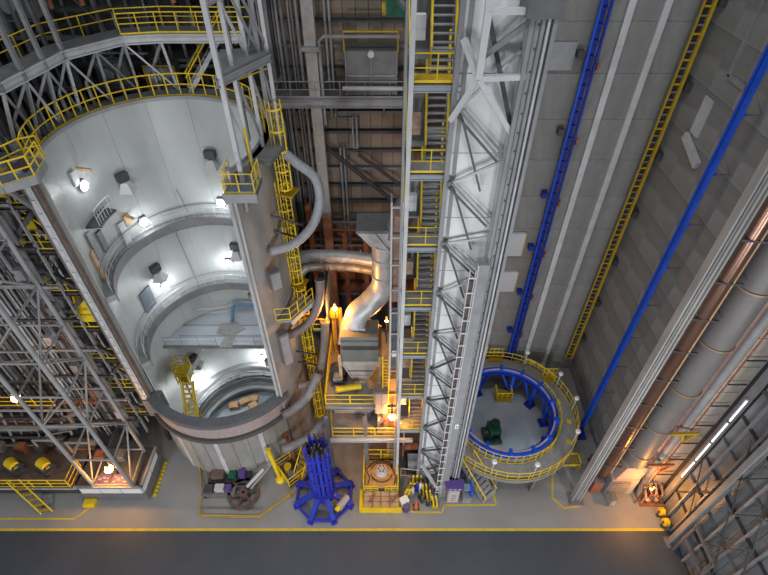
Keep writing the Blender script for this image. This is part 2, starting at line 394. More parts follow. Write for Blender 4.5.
# right-hand bay: rear wall behind the ducts, pale wall, slate siding wall
struct('wall_duct_bay', B().b2((XS+0.6, 20.9, -1), (23.5, 21.4, 42)), DKWALL, 'dark wall behind the large ducts')
wall_bay = struct('wall_bay', B().b2((20.95, 18.55, -1), (22.4, 19.0, 42)), TAN, 'pale panelled wall beside the tube lights')
for j in range(16):
    piece('wall_panel', unit_box(HOPPALE, (1.42, 0.08, 2.5)), wall_bay, (21.68, 18.5, 2.2+2.56*j))
XR = 22.35
wall_right = struct('wall_right', B().b2((XR+0.06, 3, -1), (XR+0.5, 18.4, 42)), DARKSTEEL, 'slate grey siding wall along the right side')
for i in range(14):
    for j in range(8):
        piece('siding_panel', unit_box(SLATE, (0.1, 0.92, 2.52)), wall_right, (XR, 4.3+0.96*i, 1.5+2.56*j))
for j in range(9):
    part('girt', B().ibeam((XR-0.14, 3, 0.25+2.56*j), (XR-0.14, 17.2, 0.25+2.56*j), 0.14, 0.16), DARKSTEEL if j % 2 else GREYD, wall_right)
for y in (16.3, 15.3, 13.2, 11.9, 10.6, 9.3):
    part('wall_post', B().ibeam((XR-0.24, y, 0), (XR-0.24, y, 30), 0.14, 0.22, up=(1, 0, 0)), GREY, wall_right)
for y, z in ((17, 3), (15.5, 8), (13.4, 3), (13.2, 8.2), (11.0, 3.0), (11.8, 10.7)):
    part('tie_rod', B().tube((XR-0.5, y, z), (XR-0.5, y-2.3, z+5.0), 0.045, 6), DARKSTEEL, wall_right)
    part('tie_rod', B().tube((XR-0.5, y-2.3, z), (XR-0.5, y, z+5.0), 0.045, 6), DARKSTEEL, wall_right)
wc = thing('wall_column', 'pale grey wide-flange column standing against the slate siding wall', 'column', (21.75, 14.5, 0))
part('web', B().box((21.7, 14.5, 16), (0.36, 0.08, 32)), GREY, wc)
for dx in (-0.2, 0.2): part('flange', B().box((21.7+dx, 14.5, 16), (0.05, 0.36, 32)), GREY, wc)
part('base_plate', B().box((21.7, 14.5, 0.03), (0.8, 0.8, 0.06)), GREYD, wc)
wt = thing('wall_frame_unit', 'open grey steel frame low on the slate siding wall', 'frame', (21.6, 12.9, 1.5))
for y in (11.6, 14.0): part('upright', B().beam((21.7, y, 0.0), (21.7, y, 4.2), 0.16), GREYD, wt)
for zz in (2.2, 4.1): part('rail', B().beam((21.7, 11.6, zz), (21.7, 14.0, zz), 0.16), GREYD, wt)
for y, l in ((16.5, 'farther'), (15.7, 'nearer')):
    yb = thing('wall_reel', 'round yellow reel at the foot of the slate wall, %s of two' % l, 'reel', (21.6, y, 0.4), 'yellow reels')
    part('drum', B().tube((21.75, y, 0.75), (21.4, y, 0.75), 0.3, 14), YEL, yb); part('bracket', B().box((21.6, y, 0.25), (0.4, 0.2, 0.5)), DARKSTEEL, yb)
    part('hub', B().tube((21.4, y, 0.75), (21.34, y, 0.75), 0.1, 10), DARKSTEEL, yb)

# ================================================================== LARGE OBJECTS
# ---- round tank cell
tank = thing('round_tank_cell', 'huge open-fronted round tank cell with pale lined wall and dark front ring', 'tank', (TC[0], TC[1], 0))
A0, A1 = -37, 216
SEC = [(18.0, 27.0, 5.9), (11.3, 18.0, 5.85), (-1.5, 11.3, 5.8)]
sh = B()
sh.ring(TC, 6.0, 6.35, 5.9, 27.0, A0, A1, 48)
shell = part('outer_shell', sh, TANKOUT, tank)
for z0, z1, r in SEC:
    n = 10; wsec = part('lining_section', B().ring(TC, 5.93, 5.99, z0 if z0 > 0 else 0.0, z1, A0, A1, 40), LEDGE, tank)
    for i in range(n):
        a0 = A0+(A1-A0)*i/n; a1 = A0+(A1-A0)*(i+1)/n
        p = part('lining_plate', B().ring(TC, r-0.02, r+0.05, z0+0.02, z1-0.02, a0+0.08, a1-0.08, 6), TANKIN, wsec)
part('pit_lining', B().ring(TC, 5.05, 5.25, -4.0, -1.5, 0, 360, 48), TANKIN, tank)
for i, (z, r0) in enumerate(((18.0, 5.25), (11.3, 5.2))):
    lg = part('ledge', B().ring(TC, r0, 5.9, z-0.45, z, A0, A1, 48), LEDGE, tank)
    part('ledge_curb', B().ring(TC, r0-0.06, r0+0.05, z-0.62, z+0.12, A0, A1, 48), GREYD, lg)
    railing(tank, arcpts(TC, r0+0.12, z, A0+4, A1-4, 30), PALE, 0.9, 1.9, 0.024, 'ledge_railing', toe=False)
    part('service_pipe', B().pipe(arcpts(TC, 5.7, z+1.0, A0+3, A1-3, 36), 0.03, 6), GREYD if i == 0 else GREY, tank)
lg = part('ledge', B().ring(TC, 4.95, 5.8, -1.9, -1.5, 0, 360, 48), LEDGE, tank)
part('ledge_curb', B().ring(TC, 4.9, 5.0, -2.1, -1.4, 0, 360, 48), GREYD, lg)
railing(tank, arcpts(TC, 5.1, -1.5, 20, 180, 18), PALE, 0.9, 1.7, 0.026, 'ledge_railing', toe=False)
part('pit_ring', B().ring(TC, 4.55, 5.05, -3.0, -2.7, 0, 360, 48), GREY, tank)
part('pit_floor', B().ring(TC, 0.0, 5.05, -4.2, -3.9, 0, 360, 40), PITFL, tank)
# lower full drum and the front ring
part('drum_wall', B().ring(TC, 5.9, 6.25, 0, 6.0, A1-0.5, 360+A0+0.5, 24), TANKOUT, tank)
part('drum_wall', B().ring(TC, 6.0, 6.35, 0, 5.9, A0, A1, 40), TANKOUT, tank)
for i in range(11):
    a = R(218+i*10.3)
    part('drum_rib', B().box((TC[0]+6.28*math.cos(a), TC[1]+6.28*math.sin(a), 2.9), (0.08, 0.14+0.1*(i % 3), 5.6), a), (TANKOUT, GREY, PALE)[i % 3], tank)
part('front_ring_band', B().ring(TC, 6.0, 6.42, 6.2, 7.7, A1-2, 360+A0+2, 30), mat('ring_band', (0.33, 0.27, 0.26), 0.6, var=0.12), tank)
part('front_ring_cap', B().ring(TC, 5.85, 6.6, 7.7, 8.15, A1-4, 360+A0+4, 30), mat('ring_cap', (0.10, 0.105, 0.12), 0.5, var=0.15), tank)
part('front_ring_foot', B().ring(TC, 6.0, 6.66, 5.85, 6.25, A1-4, 360+A0+4, 30), mat('ring_foot', (0.085, 0.08, 0.08), 0.5, var=0.15), tank)
# right jamb (pale edge flange) and left jamb (broad guide rail)
ra, la = R(A0), R(A1)
rx, ry = TC[0]+6.15*math.cos(ra), TC[1]+6.15*math.sin(ra)
jb = part('jamb', B().box((rx, ry, 16.5), (0.34, 0.34, 21.6), ra), TANKOUT, tank)
part('jamb_flange', B().box((rx-0.16, ry-0.22, 16.5), (0.14, 0.14, 21.6), ra), PALE, jb)
part('jamb_flange', B().box((rx+0.14, ry-0.28, 16.5), (0.1, 0.1, 21.6), ra), PALE, jb)
lx, ly = TC[0]+6.2*math.cos(la), TC[1]+6.2*math.sin(la)
jb = part('jamb', B().box((lx-0.45, ly, 16.8), (0.5, 0.7, 22.0)), mat('jamb_dark', (0.12, 0.105, 0.10), 0.5, var=0.2), tank)
part('jamb_plate', B().box((lx-0.25, ly-0.42, 16.6), (0.42, 0.1, 21.6)), SILVER, jb)
part('jamb_edge', B().box((lx+0.12, ly-0.3, 16.6), (0.14, 0.3, 21.8)), mat('jamb_rust', (0.12, 0.085, 0.07), 0.6, var=0.3), jb)
for k in range(26): piece('jamb_clip', unit_box(PALE, (0.2, 0.06, 0.45)), jb, (lx-0.25, ly-0.5, 6.6+0.82*k))
part('jamb_foot', B().box((lx+0.1, ly-0.1, 6.9), (1.2, 1.0, 2.0)), GREYD, tank)
# rim walkway on top
rim = part('rim_walkway', B().ring(TC, 6.0, 7.3, 26.75, 27.0, -20, A1-6, 44), GREYD, tank)
part('rim_edge', B().ring(TC, 5.86, 6.02, 26.85, 27.06, A0, A1, 48), GREY, rim)
railing(tank, arcpts(TC, 6.1, 27.0, 8, A1-8, 26), YEL, 1.4, 2.5, 0.046, 'rim_railing')
# inner deck
dk = []
for i in range(21):
    a = R(12+156*i/20); dk.append((TC[0]+5.7*math.cos(a), TC[1]+5.7*math.sin(a)))
dkp = part('inner_deck', B().prism(dk, 7.85, 8.0), mat('deck_pale_blue', (0.42, 0.46, 0.50), 0.4, var=0.12, scale=0.7, stretch=(0.4, 2, 1)), tank)
part('deck_fascia', B().b2((TC[0]-5.6, 26.98, 7.8), (TC[0]+5.6, 27.1, 8.03)), GREYD, dkp)
part('deck_hatch', B().prism([(-14.3, 28.5), (-13.0, 28.1), (-11.9, 29.0), (-12.9, 29.9), (-14.2, 29.6)], 8.0, 8.05), mat('hatch_grey', (0.27, 0.27, 0.265), 0.6), dkp)
part('deck_gate', B().prism([(-13.7, 26.9), (-12.6, 26.9), (-12.7, 28.4), (-13.4, 28.4)], 8.0, 8.06), mat('hatch_grey', (0, 0, 0)), dkp)
for y in (28.2, 29.4): part('deck_seam_beam', B().b2((TC[0]-4.6, y-0.05, 8.0), (TC[0]+4.6, y+0.05, 8.09)), GREY, dkp)
railing(tank, [(-17.6, 30.2, 8), (-13.7, 30.6, 8)], PALE, 1.0, 1.4, 0.03, 'deck_railing', toe=False)
railing(tank, [(-11.3, 30.6, 8), (-8.2, 29.8, 8)], PALE, 1.0, 1.4, 0.03, 'deck_railing', toe=False)
railing(tank, [(-18.2, 27.15, 8), (-13.9, 27.15, 8)], GREY, 1.0, 1.5, 0.026, 'deck_railing', toe=False)
railing(tank, [(-12.3, 27.15, 8), (-7.6, 27.15, 8)], GREY, 1.0, 1.5, 0.026, 'deck_railing', toe=False)
part('bent_pipe', B().pipe([(-13.2, 29.7, 8.3), (-13.3, 30.9, 8.7), (-13.1, 31.15, 8.9), (-10.0, 31.0, 8.9)], 0.15, 8), mat('blue_grey_pipe', (0.08, 0.18, 0.30), 0.4), tank)
part('round_hatch', B().box((TC[0]+5.75*math.cos(R(163)), TC[1]+5.75*math.sin(R(163)), 12.9), (0.12, 1.2, 1.9), R(163)), mat('hatch_dark', (0.12, 0.14, 0.17), 0.4), tank)
# maintenance balcony and wall boards on the upper lining
bal = part('wall_balcony', B().ring(TC, 4.9, 5.88, 21.3, 21.42, 164, 186, 8), DARKSTEEL, tank)
railing(bal.parent, arcpts(TC, 5.0, 21.42, 164, 186, 6), PALE, 1.1, 0.6, 0.03, 'balcony_railing', toe=False)
for a, z, h, m in ((176, 24.3, 0.9, PALE), (189, 20.2, 2.0, GREY), (196, 18.9, 2.6, TAN), (152, 19.6, 0.8, TAN), (158, 18.8, 2.0, PALE), (178, 19.7, 1.6, GREYD)):
    part('bracket_plate', B().box((TC[0]+5.78*math.cos(R(a)), TC[1]+5.78*math.sin(R(a)), z), (0.14, 0.5, h), R(a)), m, tank)
part('bracket_arm', B().box((TC[0]+5.4*math.cos(R(170)), TC[1]+5.4*math.sin(R(170)), 24.6), (0.9, 0.16, 0.16), R(170)), TAN, tank)
part('bracket_arm', B().box((TC[0]+5.4*math.cos(R(152)), TC[1]+5.4*math.sin(R(152)), 20.0), (0.9, 0.16, 0.16), R(152)), TAN, tank)
for a, z0, z1 in ((120, 11.5, 17), (100, 2, 7.5), (110, 18.4, 20.5)):
    p = arcpts(TC, 5.76, z0, a, a, 1)[0]; q = arcpts(TC, 5.76, z1, a+3, a+3, 1)[0]
    part('cable', B().tube(p, q, 0.03, 6), GREYD, tank)

def on_wall(a, z, r=5.72): return (TC[0]+r*math.cos(R(a)), TC[1]+r*math.sin(R(a)), z)
WL = ['bright work lamp at the upper left inside the tank, beside the little balcony', 'bright work lamp on the upper tank lining, left of centre just above the first ledge',
      'bright work lamp on the upper tank lining near the right edge above the first ledge', 'bright work lamp on the middle tank lining at left above the second ledge',
      'bright work lamp on the middle tank lining at right above the second ledge', 'bright work lamp on the lowest tank lining at left above the pit',
      'bright work lamp on the lowest tank lining at right above the pit']
for (a, z), l, pw in zip(((173, 23.6), (142, 18.9), (84, 19.1), (145, 12.9), (91, 13.2), (146, 0.2), (84, 0.9)), WL, (38, 60, 60, 115, 115, 230, 230)):
    x, y, zz = on_wall(a, z, 5.66); ca, sa = math.cos(R(a)), math.sin(R(a))
    t = thing('work_lamp', l, 'lamp', (x, y, zz), 'work lamps inside the tank')
    part('housing', B().tube((x+ca*0.14, y+sa*0.14, zz), (x, y, zz), 0.26, 12, 0.34), GREYD, t)
    part('lens', B().tube((x, y, zz), (x-ca*0.05, y-sa*0.05, zz), 0.3, 14), LAMPW, t)
    part('yoke', B().box((x+ca*0.1, y+sa*0.1, zz+0.36), (0.1, 0.5, 0.08), R(a)), DARKSTEEL, t)
    lamp('work_light', 'POINT', (x-ca*0.75, y-sa*0.75, zz+0.1), pw, (0.93, 0.97, 1.0), 0.3)
FL = ['dark box floodlight with a silver hood on the upper tank lining at left', 'dark box floodlight with a silver hood high on the upper tank lining at right',
      'dark box floodlight with a silver hood on the middle tank lining at left', 'dark box floodlight with a silver hood on the middle tank lining at right',
      'dark box floodlight with a cream hood on the lowest tank lining under the deck']
for (a, z), l in zip(((145, 22.5), (82, 22.9), (148, 14.7), (81, 14.8), (147, 3.8)), FL):
    x, y, zz = on_wall(a, z, 5.5); rz = R(a)
    t = thing('hooded_floodlight', l, 'lamp', (x, y, zz), 'hooded floodlights inside the tank'); ca, sa = math.cos(rz), math.sin(rz)
    part('ballast_box', B().box((x+ca*0.05, y+sa*0.05, zz+0.25), (0.4, 0.75, 0.55), rz), DARKSTEEL, t)
    part('hood', B().frus((x-ca*0.15, y-sa*0.15, zz-0.75), (0.95, 0.95), (x-ca*0.05, y-sa*0.05, zz-0.1), (0.4, 0.4)), HOPPALE if 'cream' in l else PALE, t)
    part('bracket', B().box((x+ca*0.2, y+sa*0.2, zz), (0.2, 0.15, 0.9), rz), GREYD, t)

# yellow man-lift with white lattice boom and yellow ladder, inside the tank
ml = thing('yellow_work_basket', 'yellow work basket with a white lattice boom under the inner deck', 'work platform', (-17.3, 27.0, 3.2))
part('basket_floor', B().box((-17.6, 27.0, 4.8), (1.1, 1.3, 0.12)), YEL, ml)
for dx in (-0.5, 0.5):
    for dy in (-0.6, 0.6): part('upright', B().beam((-17.6+dx, 27+dy, 3.6), (-17.6+dx, 27+dy, 6.2), 0.09), YEL, ml)
for zz in (3.9, 5.2, 5.7, 6.1): part('rail_frame', B().pipe([(-18.1, 26.4, zz), (-17.1, 26.4, zz), (-17.1, 27.6, zz), (-18.1, 27.6, zz), (-18.1, 26.4, zz)], 0.06, 6), YEL, ml)
part('machinery', B().box((-17.6, 27.0, 4.2), (0.8, 1.0, 0.8)), YELD, ml)
bm = B()
p0, p1 = Vector((-16.9, 26.4, 4.6)), Vector((-16.0, 28.8, 5.4)); d = (p1-p0)/7
for o in (Vector((0, 0, 0)), Vector((0.1, 0, 0.6))): bm.beam(p0+o, p1+o, 0.08)
for i in range(7): bm.beam(p0+d*i, p0+d*(i+1)+Vector((0.1, 0, 0.6)), 0.06); bm.beam(p0+d*(i+1), p0+d*(i+1)+Vector((0.1, 0, 0.6)), 0.06)
part('lattice_boom', bm, PURE, ml)
yl = thing('slanted_ladder', 'yellow slanted ladder leading down inside the front of the tank', 'ladder', (-16.2, 23.0, 0.4))
P0, P1 = Vector((-16.9, 25.9, 4.7)), Vector((-15.6, 22.2, 3.6))
for o in (-0.45, 0.45):
    part('stile', B().beam(P0+Vector((o, 0, 0)), P1+Vector((o, 0, 0)), 0.16, 0.2), YEL, yl)
    part('handrail', B().tube(P0+Vector((o, 0, 0.9)), P1+Vector((o, 0, 0.9)), 0.045, 6), YEL, yl)
for i in range(9): piece('rung', unit_box(YEL, (0.86, 0.16, 0.06)), yl, P0.lerp(P1, (i+0.5)/9))
part('support_leg', B().beam((-16.9, 25.6, -1.5), (-16.9, 25.6, 4.7), 0.14), YELD, yl)
for i, (x, y, rz, l) in enumerate(((-15.3, 29.0, 0.2, 'leftmost'), (-14.3, 29.5, 0.5, 'second from left'), (-13.4, 29.8, 0.1, 'third from left'), (-13.3, 29.0, 0.7, 'rightmost'))):
    t = thing('cardboard_pallet', 'flat tan carton on a pallet on the pit floor, %s of four' % l, 'pallet', (x, y, -3.9), 'cartons on the pit floor')
    part('pallet', B().box((x, y, -3.82), (0.9, 0.75, 0.14), rz), TAN, t); part('carton', B().box((x, y, -3.55), (0.85, 0.7, 0.4), rz), CARD, t)

# ---- ring gantry above the tank
RP = [(-20.6, 22.6), (-18.8, 24.6), (-17.9, 29.3), (-15.6, 31.9), (-13.5, 32.3), (-8.6, 32.3)]
gan = thing('ring_gantry', 'grey curved gantry walkway on braced posts above the tank rim', 'gantry', (-15, 29, 30.5))
def offs(p, d): v = Vector((p[0]-TC[0], p[1]-TC[1], 0)).normalized(); return (p[0]+v.x*d, p[1]+v.y*d)
for p, q in zip(RP, RP[1:]):
    part('edge_beam', B().ibeam((*p, 30.4), (*q, 30.4), 0.3, 0.5), PALE, gan)
    po, qo = offs(p, 1.5), offs(q, 1.5)
    part('deck_section', B().prism([p, q, qo, po], 30.55, 30.68), GREYD, gan)
    part('edge_beam', B().ibeam((*po, 30.4), (*qo, 30.4), 0.25, 0.4), GREYD, gan)
railing(gan, [(*p, 30.68) for p in RP[3:]], YEL, 1.15, 1.3, 0.042, 'gantry_railing')
railing(gan, [(*offs(p, 1.5), 30.68) for p in RP[:4]], YEL, 1.1, 2.2, 0.04, 'gantry_railing', toe=False)
railing(gan, [(*offs(p, 1.4), 30.68) for p in RP[3:]], YEL, 1.1, 2.2, 0.04, 'gantry_railing', toe=False)
cols = walk([(*p, 0) for p in RP[1:5]], 1.75)
for i, c in enumerate(cols):
    m = (PALE, GREY, GREY)[i % 3]
    if i < len(cols)-3:
        part('hanger_post', B().ibeam((c.x, c.y, 30.2), (c.x, c.y, 41), 0.2, 0.22, up=(0, 1, 0)), GREY, gan)
        oc = offs(c, 1.5); part('hanger_post', B().ibeam((*oc, 30.2), (*oc, 41), 0.2, 0.22, up=(0, 1, 0)), GREYD, gan)
        oc = offs(c, 2.8); part('hanger_post', B().beam((oc[0]-0.4, oc[1], 26), (oc[0]-0.4, oc[1], 41), 0.2), GREYD, gan)
    lo = offs(c, 0.8); part('strut', B().beam((c.x, c.y, 30.2), (*lo, 27.0), 0.15), m, gan)
    if i+1 < len(cols):
        d = cols[i+1]; lo2 = offs(d, 0.8)
        part('strut', B().beam((c.x, c.y, 30.2), (*lo2, 27.0), 0.1), PALE if i % 2 else GREY, gan)
        mid = offs((c+d)/2, 0.9)
        part('strut', B().beam((d.x, d.y, 30.2), (mid[0], mid[1], 28.4), 0.14), GREY, gan)
        part('strut', B().beam((mid[0], mid[1], 28.4), (mid[0], mid[1], 27), 0.14), GREY, gan)
for x in (-20.2, -19.5): part('strut', B().beam((x, 23.0, 30.2), (-18.6, 23.4, 27.0), 0.3), GREY, gan)
gs = thing('gantry_stair', 'grey slanted stair from the tank rim up to the ring gantry', 'stair', (-12, 33, 27))
stair(gs, (-12.8, 32.9, 27.0), (-9.9, 33.9, 30.7), 0.9, (0.33, -0.94, 0), GREY, YEL, sm=PALE)
# pipework and machinery hanging behind the gantry
for i, (x, y, z, m) in enumerate(((-17.5, 33.6, 28.0, GREYD), (-14.6, 33.9, 27.6, GREYD), (-11.8, 34.2, 33.0, GREYD), (-20.5, 31.5, 32.5, GREYD), (-9.5, 34.3, 33.5, DARKSTEEL))):
    t = thing('air_handler', ('dark ventilation unit behind the left struts of the gantry', 'ochre framed ventilation unit behind the gantry struts', 'dark box unit above the straight gantry railing',
        'dark box unit at the far left above the gantry deck', 'black box unit beside the top of the gantry stair')[i], 'machine', (x, y, z-0.8), 'units behind the gantry')
    part('casing', B().box((x, y, z), (1.9, 1.0, 1.4)), m, t)
    part('inlet', B().tube((x-0.3, y-0.5, z), (x-0.3, y-0.75, z), 0.4, 12), GREY, t)
    part('frame', B().pipe([(x-1, y-0.55, z-0.8), (x+1, y-0.55, z-0.8), (x+1, y-0.55, z+0.8), (x-1, y-0.55, z+0.8), (x-1, y-0.55, z-0.8)], 0.06, 6), YELD if i == 1 else GREYD, t)
    part('hanger', B().beam((x, y, z+0.7), (x, y, 41), 0.1), GREYD, t)
for i, (x, y) in enumerate(((-19.3, 32.3), (-17.8, 33.0), (-12.6, 33.6))):
    solo('extinguisher_cylinder', B().lathe((x, y, 32.0), [(0.0, 0), (0.16, 0.02), (0.16, 1.1), (0.06, 1.3), (0.0, 1.32)], 10), RUST_AND_GLOW, 'rust red cylinder strapped to a gantry post, %s of three' % ('leftmost', 'middle', 'rightmost')[i], 'cylinder', (x, y, 32.0), 'red cylinders on gantry posts')

# ---- lattice mast over the right side of the tank
mt = thing('lattice_mast', 'grey lattice mast standing on the right rim of the tank', 'tower', (-6.7, 24.3, 27))
LEG = [(-7.25, 22.5, PALE, 0.22), (-7.0, 23.8, PALE, 0.18), (-6.6, 25.2, PALE, 0.18), (-6.1, 25.6, GREY, 0.22), (-5.75, 25.9, PALE, 0.18), (-7.9, 27.2, GREY, 0.22)]
for x, y, m, w in LEG: part('leg', B().ibeam((x, y, 26.3), (x, y, 41), w, w, up=(0, 1, 0)), m, mt)
part('landing_plate', B().prism([(-7.4, 22.3), (-5.6, 25.7), (-6.2, 26.3), (-8.1, 26.0)], 31.6, 31.75), GREYD, mt)
for p, q in (((-7.4, 22.3), (-5.6, 25.7)), ((-8.1, 26.0), (-7.4, 22.3)), ((-7.6, 23.6), (-5.8, 25.4))): part('landing_beam', B().ibeam((*p, 31.45), (*q, 31.45), 0.15, 0.35), GREY, mt)
for a, b_, z0, z1 in ((0, 1, 31, 27), (1, 2, 31.4, 27.5), (2, 3, 31.2, 27.6), (0, 2, 36.5, 31.7), (1, 3, 36, 31.7), (3, 4, 31.4, 28), (1, 4, 37, 32), (2, 4, 31.7, 35)):
    p, q = LEG[a], LEG[b_]; part('brace', B().beam((p[0], p[1], z0), (q[0], q[1], z1), 0.1), PALE if a == 0 else GREY, mt)
for z in (34.5,):
    for a, b_ in ((0, 1), (1, 3), (3, 5), (5, 0)): part('girt', B().beam((*LEG[a][:2], z), (*LEG[b_][:2], z), 0.13), GREY, mt)
for z in (30.9, 31.5): part('safety_rail', B().pipe([(-7.0, 24.4, z), (-5.9, 25.8, z), (-6.9, 26.2, z)], 0.04, 6), YEL, mt)
rp = thing('jamb_platform', 'small blue-grey platform with yellow rails at the top of the right tank edge', 'platform', (-7.2, 21.8, 26.1))
part('deck', B().b2((-7.95, 21.25, 26.2), (-6.35, 22.9, 26.45)), GRATE, rp)
part('fascia', B().b2((-8.0, 21.15, 26.0), (-6.3, 21.27, 26.48)), GREY, rp)
railing(rp, [(-7.9, 22.8, 26.45), (-7.9, 21.3, 26.45), (-6.4, 21.3, 26.45), (-6.4, 22.8, 26.45)], YEL, 1.1, 0.8, 0.04)
part('bracket', B().beam((-7.2, 22.2, 26.2), (-7.4, 22.5, 24.6), 0.15), GREY, rp)
for i, (x, y) in enumerate(((-7.5, 23.2), (-6.9, 23.4))):
    part('gate_post', B().tube((x, y, 26.4), (x, y, 28.9), 0.06, 8), YEL, rp)

# ---- caged ladders, side platform and hoses on the outside of the tank
for x, y, z0, z1, l, rot in ((-5.7, 25.9, 23.9, 28.6, 'uppermost yellow caged ladder, above the grey hose loop', -0.3), (-5.95, 26.1, 16.3, 23.6, 'middle yellow caged ladder, behind the grey hose loop', -0.3), (-5.75, 25.7, 8.8, 15.6, 'lower yellow caged ladder beside the brown drum, above the bottom one', -0.35), (-5.6, 25.4, 1.0, 8.3, 'lowest yellow caged ladder, ending near the blue fixture', -0.35)):
    t = thing('caged_ladder', l, 'ladder', (x, y, z0), 'caged ladders up the tank side')
    ladder(t, x, y, z0, z1, 0.5, YEL, 0.36, 0.035, rot, 0.42)
    for zz in (z0+0.5, z1-0.4): part('standoff', B().beam((x, y, zz), (x-0.8, y+0.35, zz), 0.08), YEL, t)
    part('rest_deck', B().box((x, y-0.2, z0-0.1), (1.0, 1.1, 0.08), rot), YELD, t)
sp = thing('side_platform', 'grey side platform with thin yellow rails on the right flank of the tank', 'platform', (-6.3, 24.7, 15))
SP = [(-7.2, 22.9), (-6.2, 23.0), (-4.9, 25.0), (-6.0, 25.8)]
part('deck', B().prism(SP, 15.3, 15.5), GREY, sp); part('deck_edge', B().beam((-6.2, 22.95, 15.3), (-4.85, 25.0, 15.3), 0.12, 0.4), PALE, sp)
railing(sp, [(-7.2, 22.95, 15.5), (-6.25, 23.05, 15.5), (-4.95, 25.0, 15.5)], YEL, 1.1, 0.9, 0.04)
part('bracket', B().beam((-5.6, 24.2, 15.3), (-6.9, 24.6, 13.0), 0.2), GREY, sp)
sp2 = thing('flank_platform', 'narrow blue-grey platform with yellow rails beside the upright brown hose', 'platform', (-4.6, 25.6, 12.5))
part('deck', B().b2((-5.2, 24.8, 12.4), (-4.1, 28.5, 12.6)), GRATE, sp2)
part('screen', B().b2((-4.15, 25, 12.6), (-4.1, 28.4, 15.6)), GRATE, sp2)
railing(sp2, [(-4.15, 28.4, 12.6), (-4.15, 24.8, 12.6), (-5.2, 24.8, 12.6)], YEL, 1.1, 1.0, 0.04)
for zz in (12.4, 8.4): part('bracket', B().beam((-4.3, 25.5, zz), (-6.6, 25.8, zz), 0.14), GREY, sp2)
for zz in (22.0, 20.9, 9.6, 8.3):
    solo('support_bar', B().beam((-4.9, 24.8, zz), (-7.0, 24.3, zz+1.2), 0.1), DARKSTEEL, 'dark slanted bar holding %s to the tank' % {22.0: 'the grey hose loop, upper one', 20.9: 'the grey hose loop, lower one', 9.6: 'the lower brown hose, upper one', 8.3: 'the lower brown hose, lower one'}[zz], 'bar', (-4.9, 24.8, zz))
def smooth(pts, k=5):
    pts = [Vector(p) for p in pts]; out = []
    for i in range(len(pts)-1):
        p0, p1, p2, p3 = pts[max(i-1, 0)], pts[i], pts[i+1], pts[min(i+2, len(pts)-1)]
        for j in range(k):
            t = j/k
            out.append(0.5*((2*p1)+(p2-p0)*t+(2*p0-5*p1+4*p2-p3)*t*t+(3*p1-p0-3*p2+p3)*t**3))
    return out+[pts[-1]]
HOSE = mat('hose_pale', (0.27, 0.275, 0.30), 0.5, var=0.12, scale=3); HOSEB = mat('hose_brown', (0.19, 0.155, 0.145), 0.55, var=0.15, scale=3)
for pts, r, m, l in (
    ([(-5.6, 25.6, 26.4), (-4.8, 25.2, 25.9), (-3.9, 24.9, 25.2), (-3.75, 24.7, 23.8), (-4.3, 24.3, 22.3), (-5.5, 23.8, 21.3), (-6.9, 23.4, 21.1)], 0.27, HOSE, 'fat pale grey hose looping out from the upper tank side'),
    ([(-4.4, 25.4, 17.0), (-4.5, 24.8, 15.6), (-5.2, 24.3, 14.1), (-6.2, 23.9, 13.4), (-7.0, 23.5, 13.3)], 0.3, HOSEB, 'dark hose curling under the grey side platform'),
    ([(-4.3, 24.9, 13.4), (-4.5, 24.5, 11.0), (-4.95, 24.0, 8.8), (-5.5, 23.6, 7.8), (-6.7, 23.2, 7.9)], 0.3, HOSEB, 'long brown hose hanging beside the yellow lower ladder'),
    ([(-3.8, 22.6, 5.2), (-4.8, 22.0, 4.7), (-5.8, 21.3, 3.8), (-7.0, 20.8, 3.4), (-8.2, 20.2, 3.5)], 0.36, RUBBER, 'low grey hose wrapped round the foot of the tank'),
    ([(-5.0, 23.6, 9.0), (-5.9, 22.6, 7.4), (-6.9, 22.0, 6.6), (-7.8, 21.4, 6.4)], 0.34, RUBBER, 'grey hose ending at the front ring of the tank')):
    t = thing('flexible_hose', l, 'hose', pts[0], 'hoses on the tank side'); sp_ = smooth(pts, 8)
    part('hose', B().pipe(sp_, r, 12, 0.06), m, t)
    for e, f in ((0, 1), (-1, -2)): part('collar', B().tube(sp_[e], sp_[e].lerp(sp_[f], 1.0), r*1.2, 14), GREYD, t)
for i, (x, y, z, h, w) in enumerate(((-6.9, 22.6, 11.5, 3.2, 0.7), (-6.75, 22.9, 18.6, 1.4, 0.7))):
    t = thing('junction_box', ('tall grey box on the tank flank below the side platform', 'small grey box on the tank flank above the side platform')[i], 'box', (x, y, z))
    part('case', B().box((x, y, z+h/2), (w, 0.5, h), 0.6), GREYD, t); part('cover', B().box((x+0.15, y-0.22, z+h/2), (w*0.8, 0.05, h*0.9), 0.6), GREY, t)

# ---- left: lattice tower, pipe riser, platform stack, machine deck
lt = thing('lattice_tower', 'tall grey tubular lattice tower rising from the white machine enclosure', 'tower', (-21.1, 19.4, 2.1))
A, Bq, Cq, Dq = (-19.6, 17.9), (-22.6, 17.9), (-19.75, 20.9), (-22.8, 20.9)
for p in (A, Bq, Cq, Dq): part('leg', B().tube((*p, 2.05), (*p, 41), 0.14, 10), GREY, lt)
zs = [2.3, 6.2, 10.7, 14.0, 17.3, 20.6, 23.9, 27.2, 30.5, 33.8]
for i, z in enumerate(zs):
    for p, q in ((A, Bq), (A, Cq), (Bq, Dq), (Cq, Dq)): part('strut', B().tube((*p, z), (*q, z), 0.075, 8), GREY, lt)
    if i+1 < len(zs):
        z2 = zs[i+1]
        for p, q in ((A, Cq), (Bq, Dq)):
            if i % 2: p, q = q, p
            part('brace', B().tube((*p, z), (*q, z2), 0.07, 8), GREY, lt)
        if i % 2 == 0: part('brace', B().tube((*Bq, z), (*A, z2), 0.05, 6), GREY, lt)
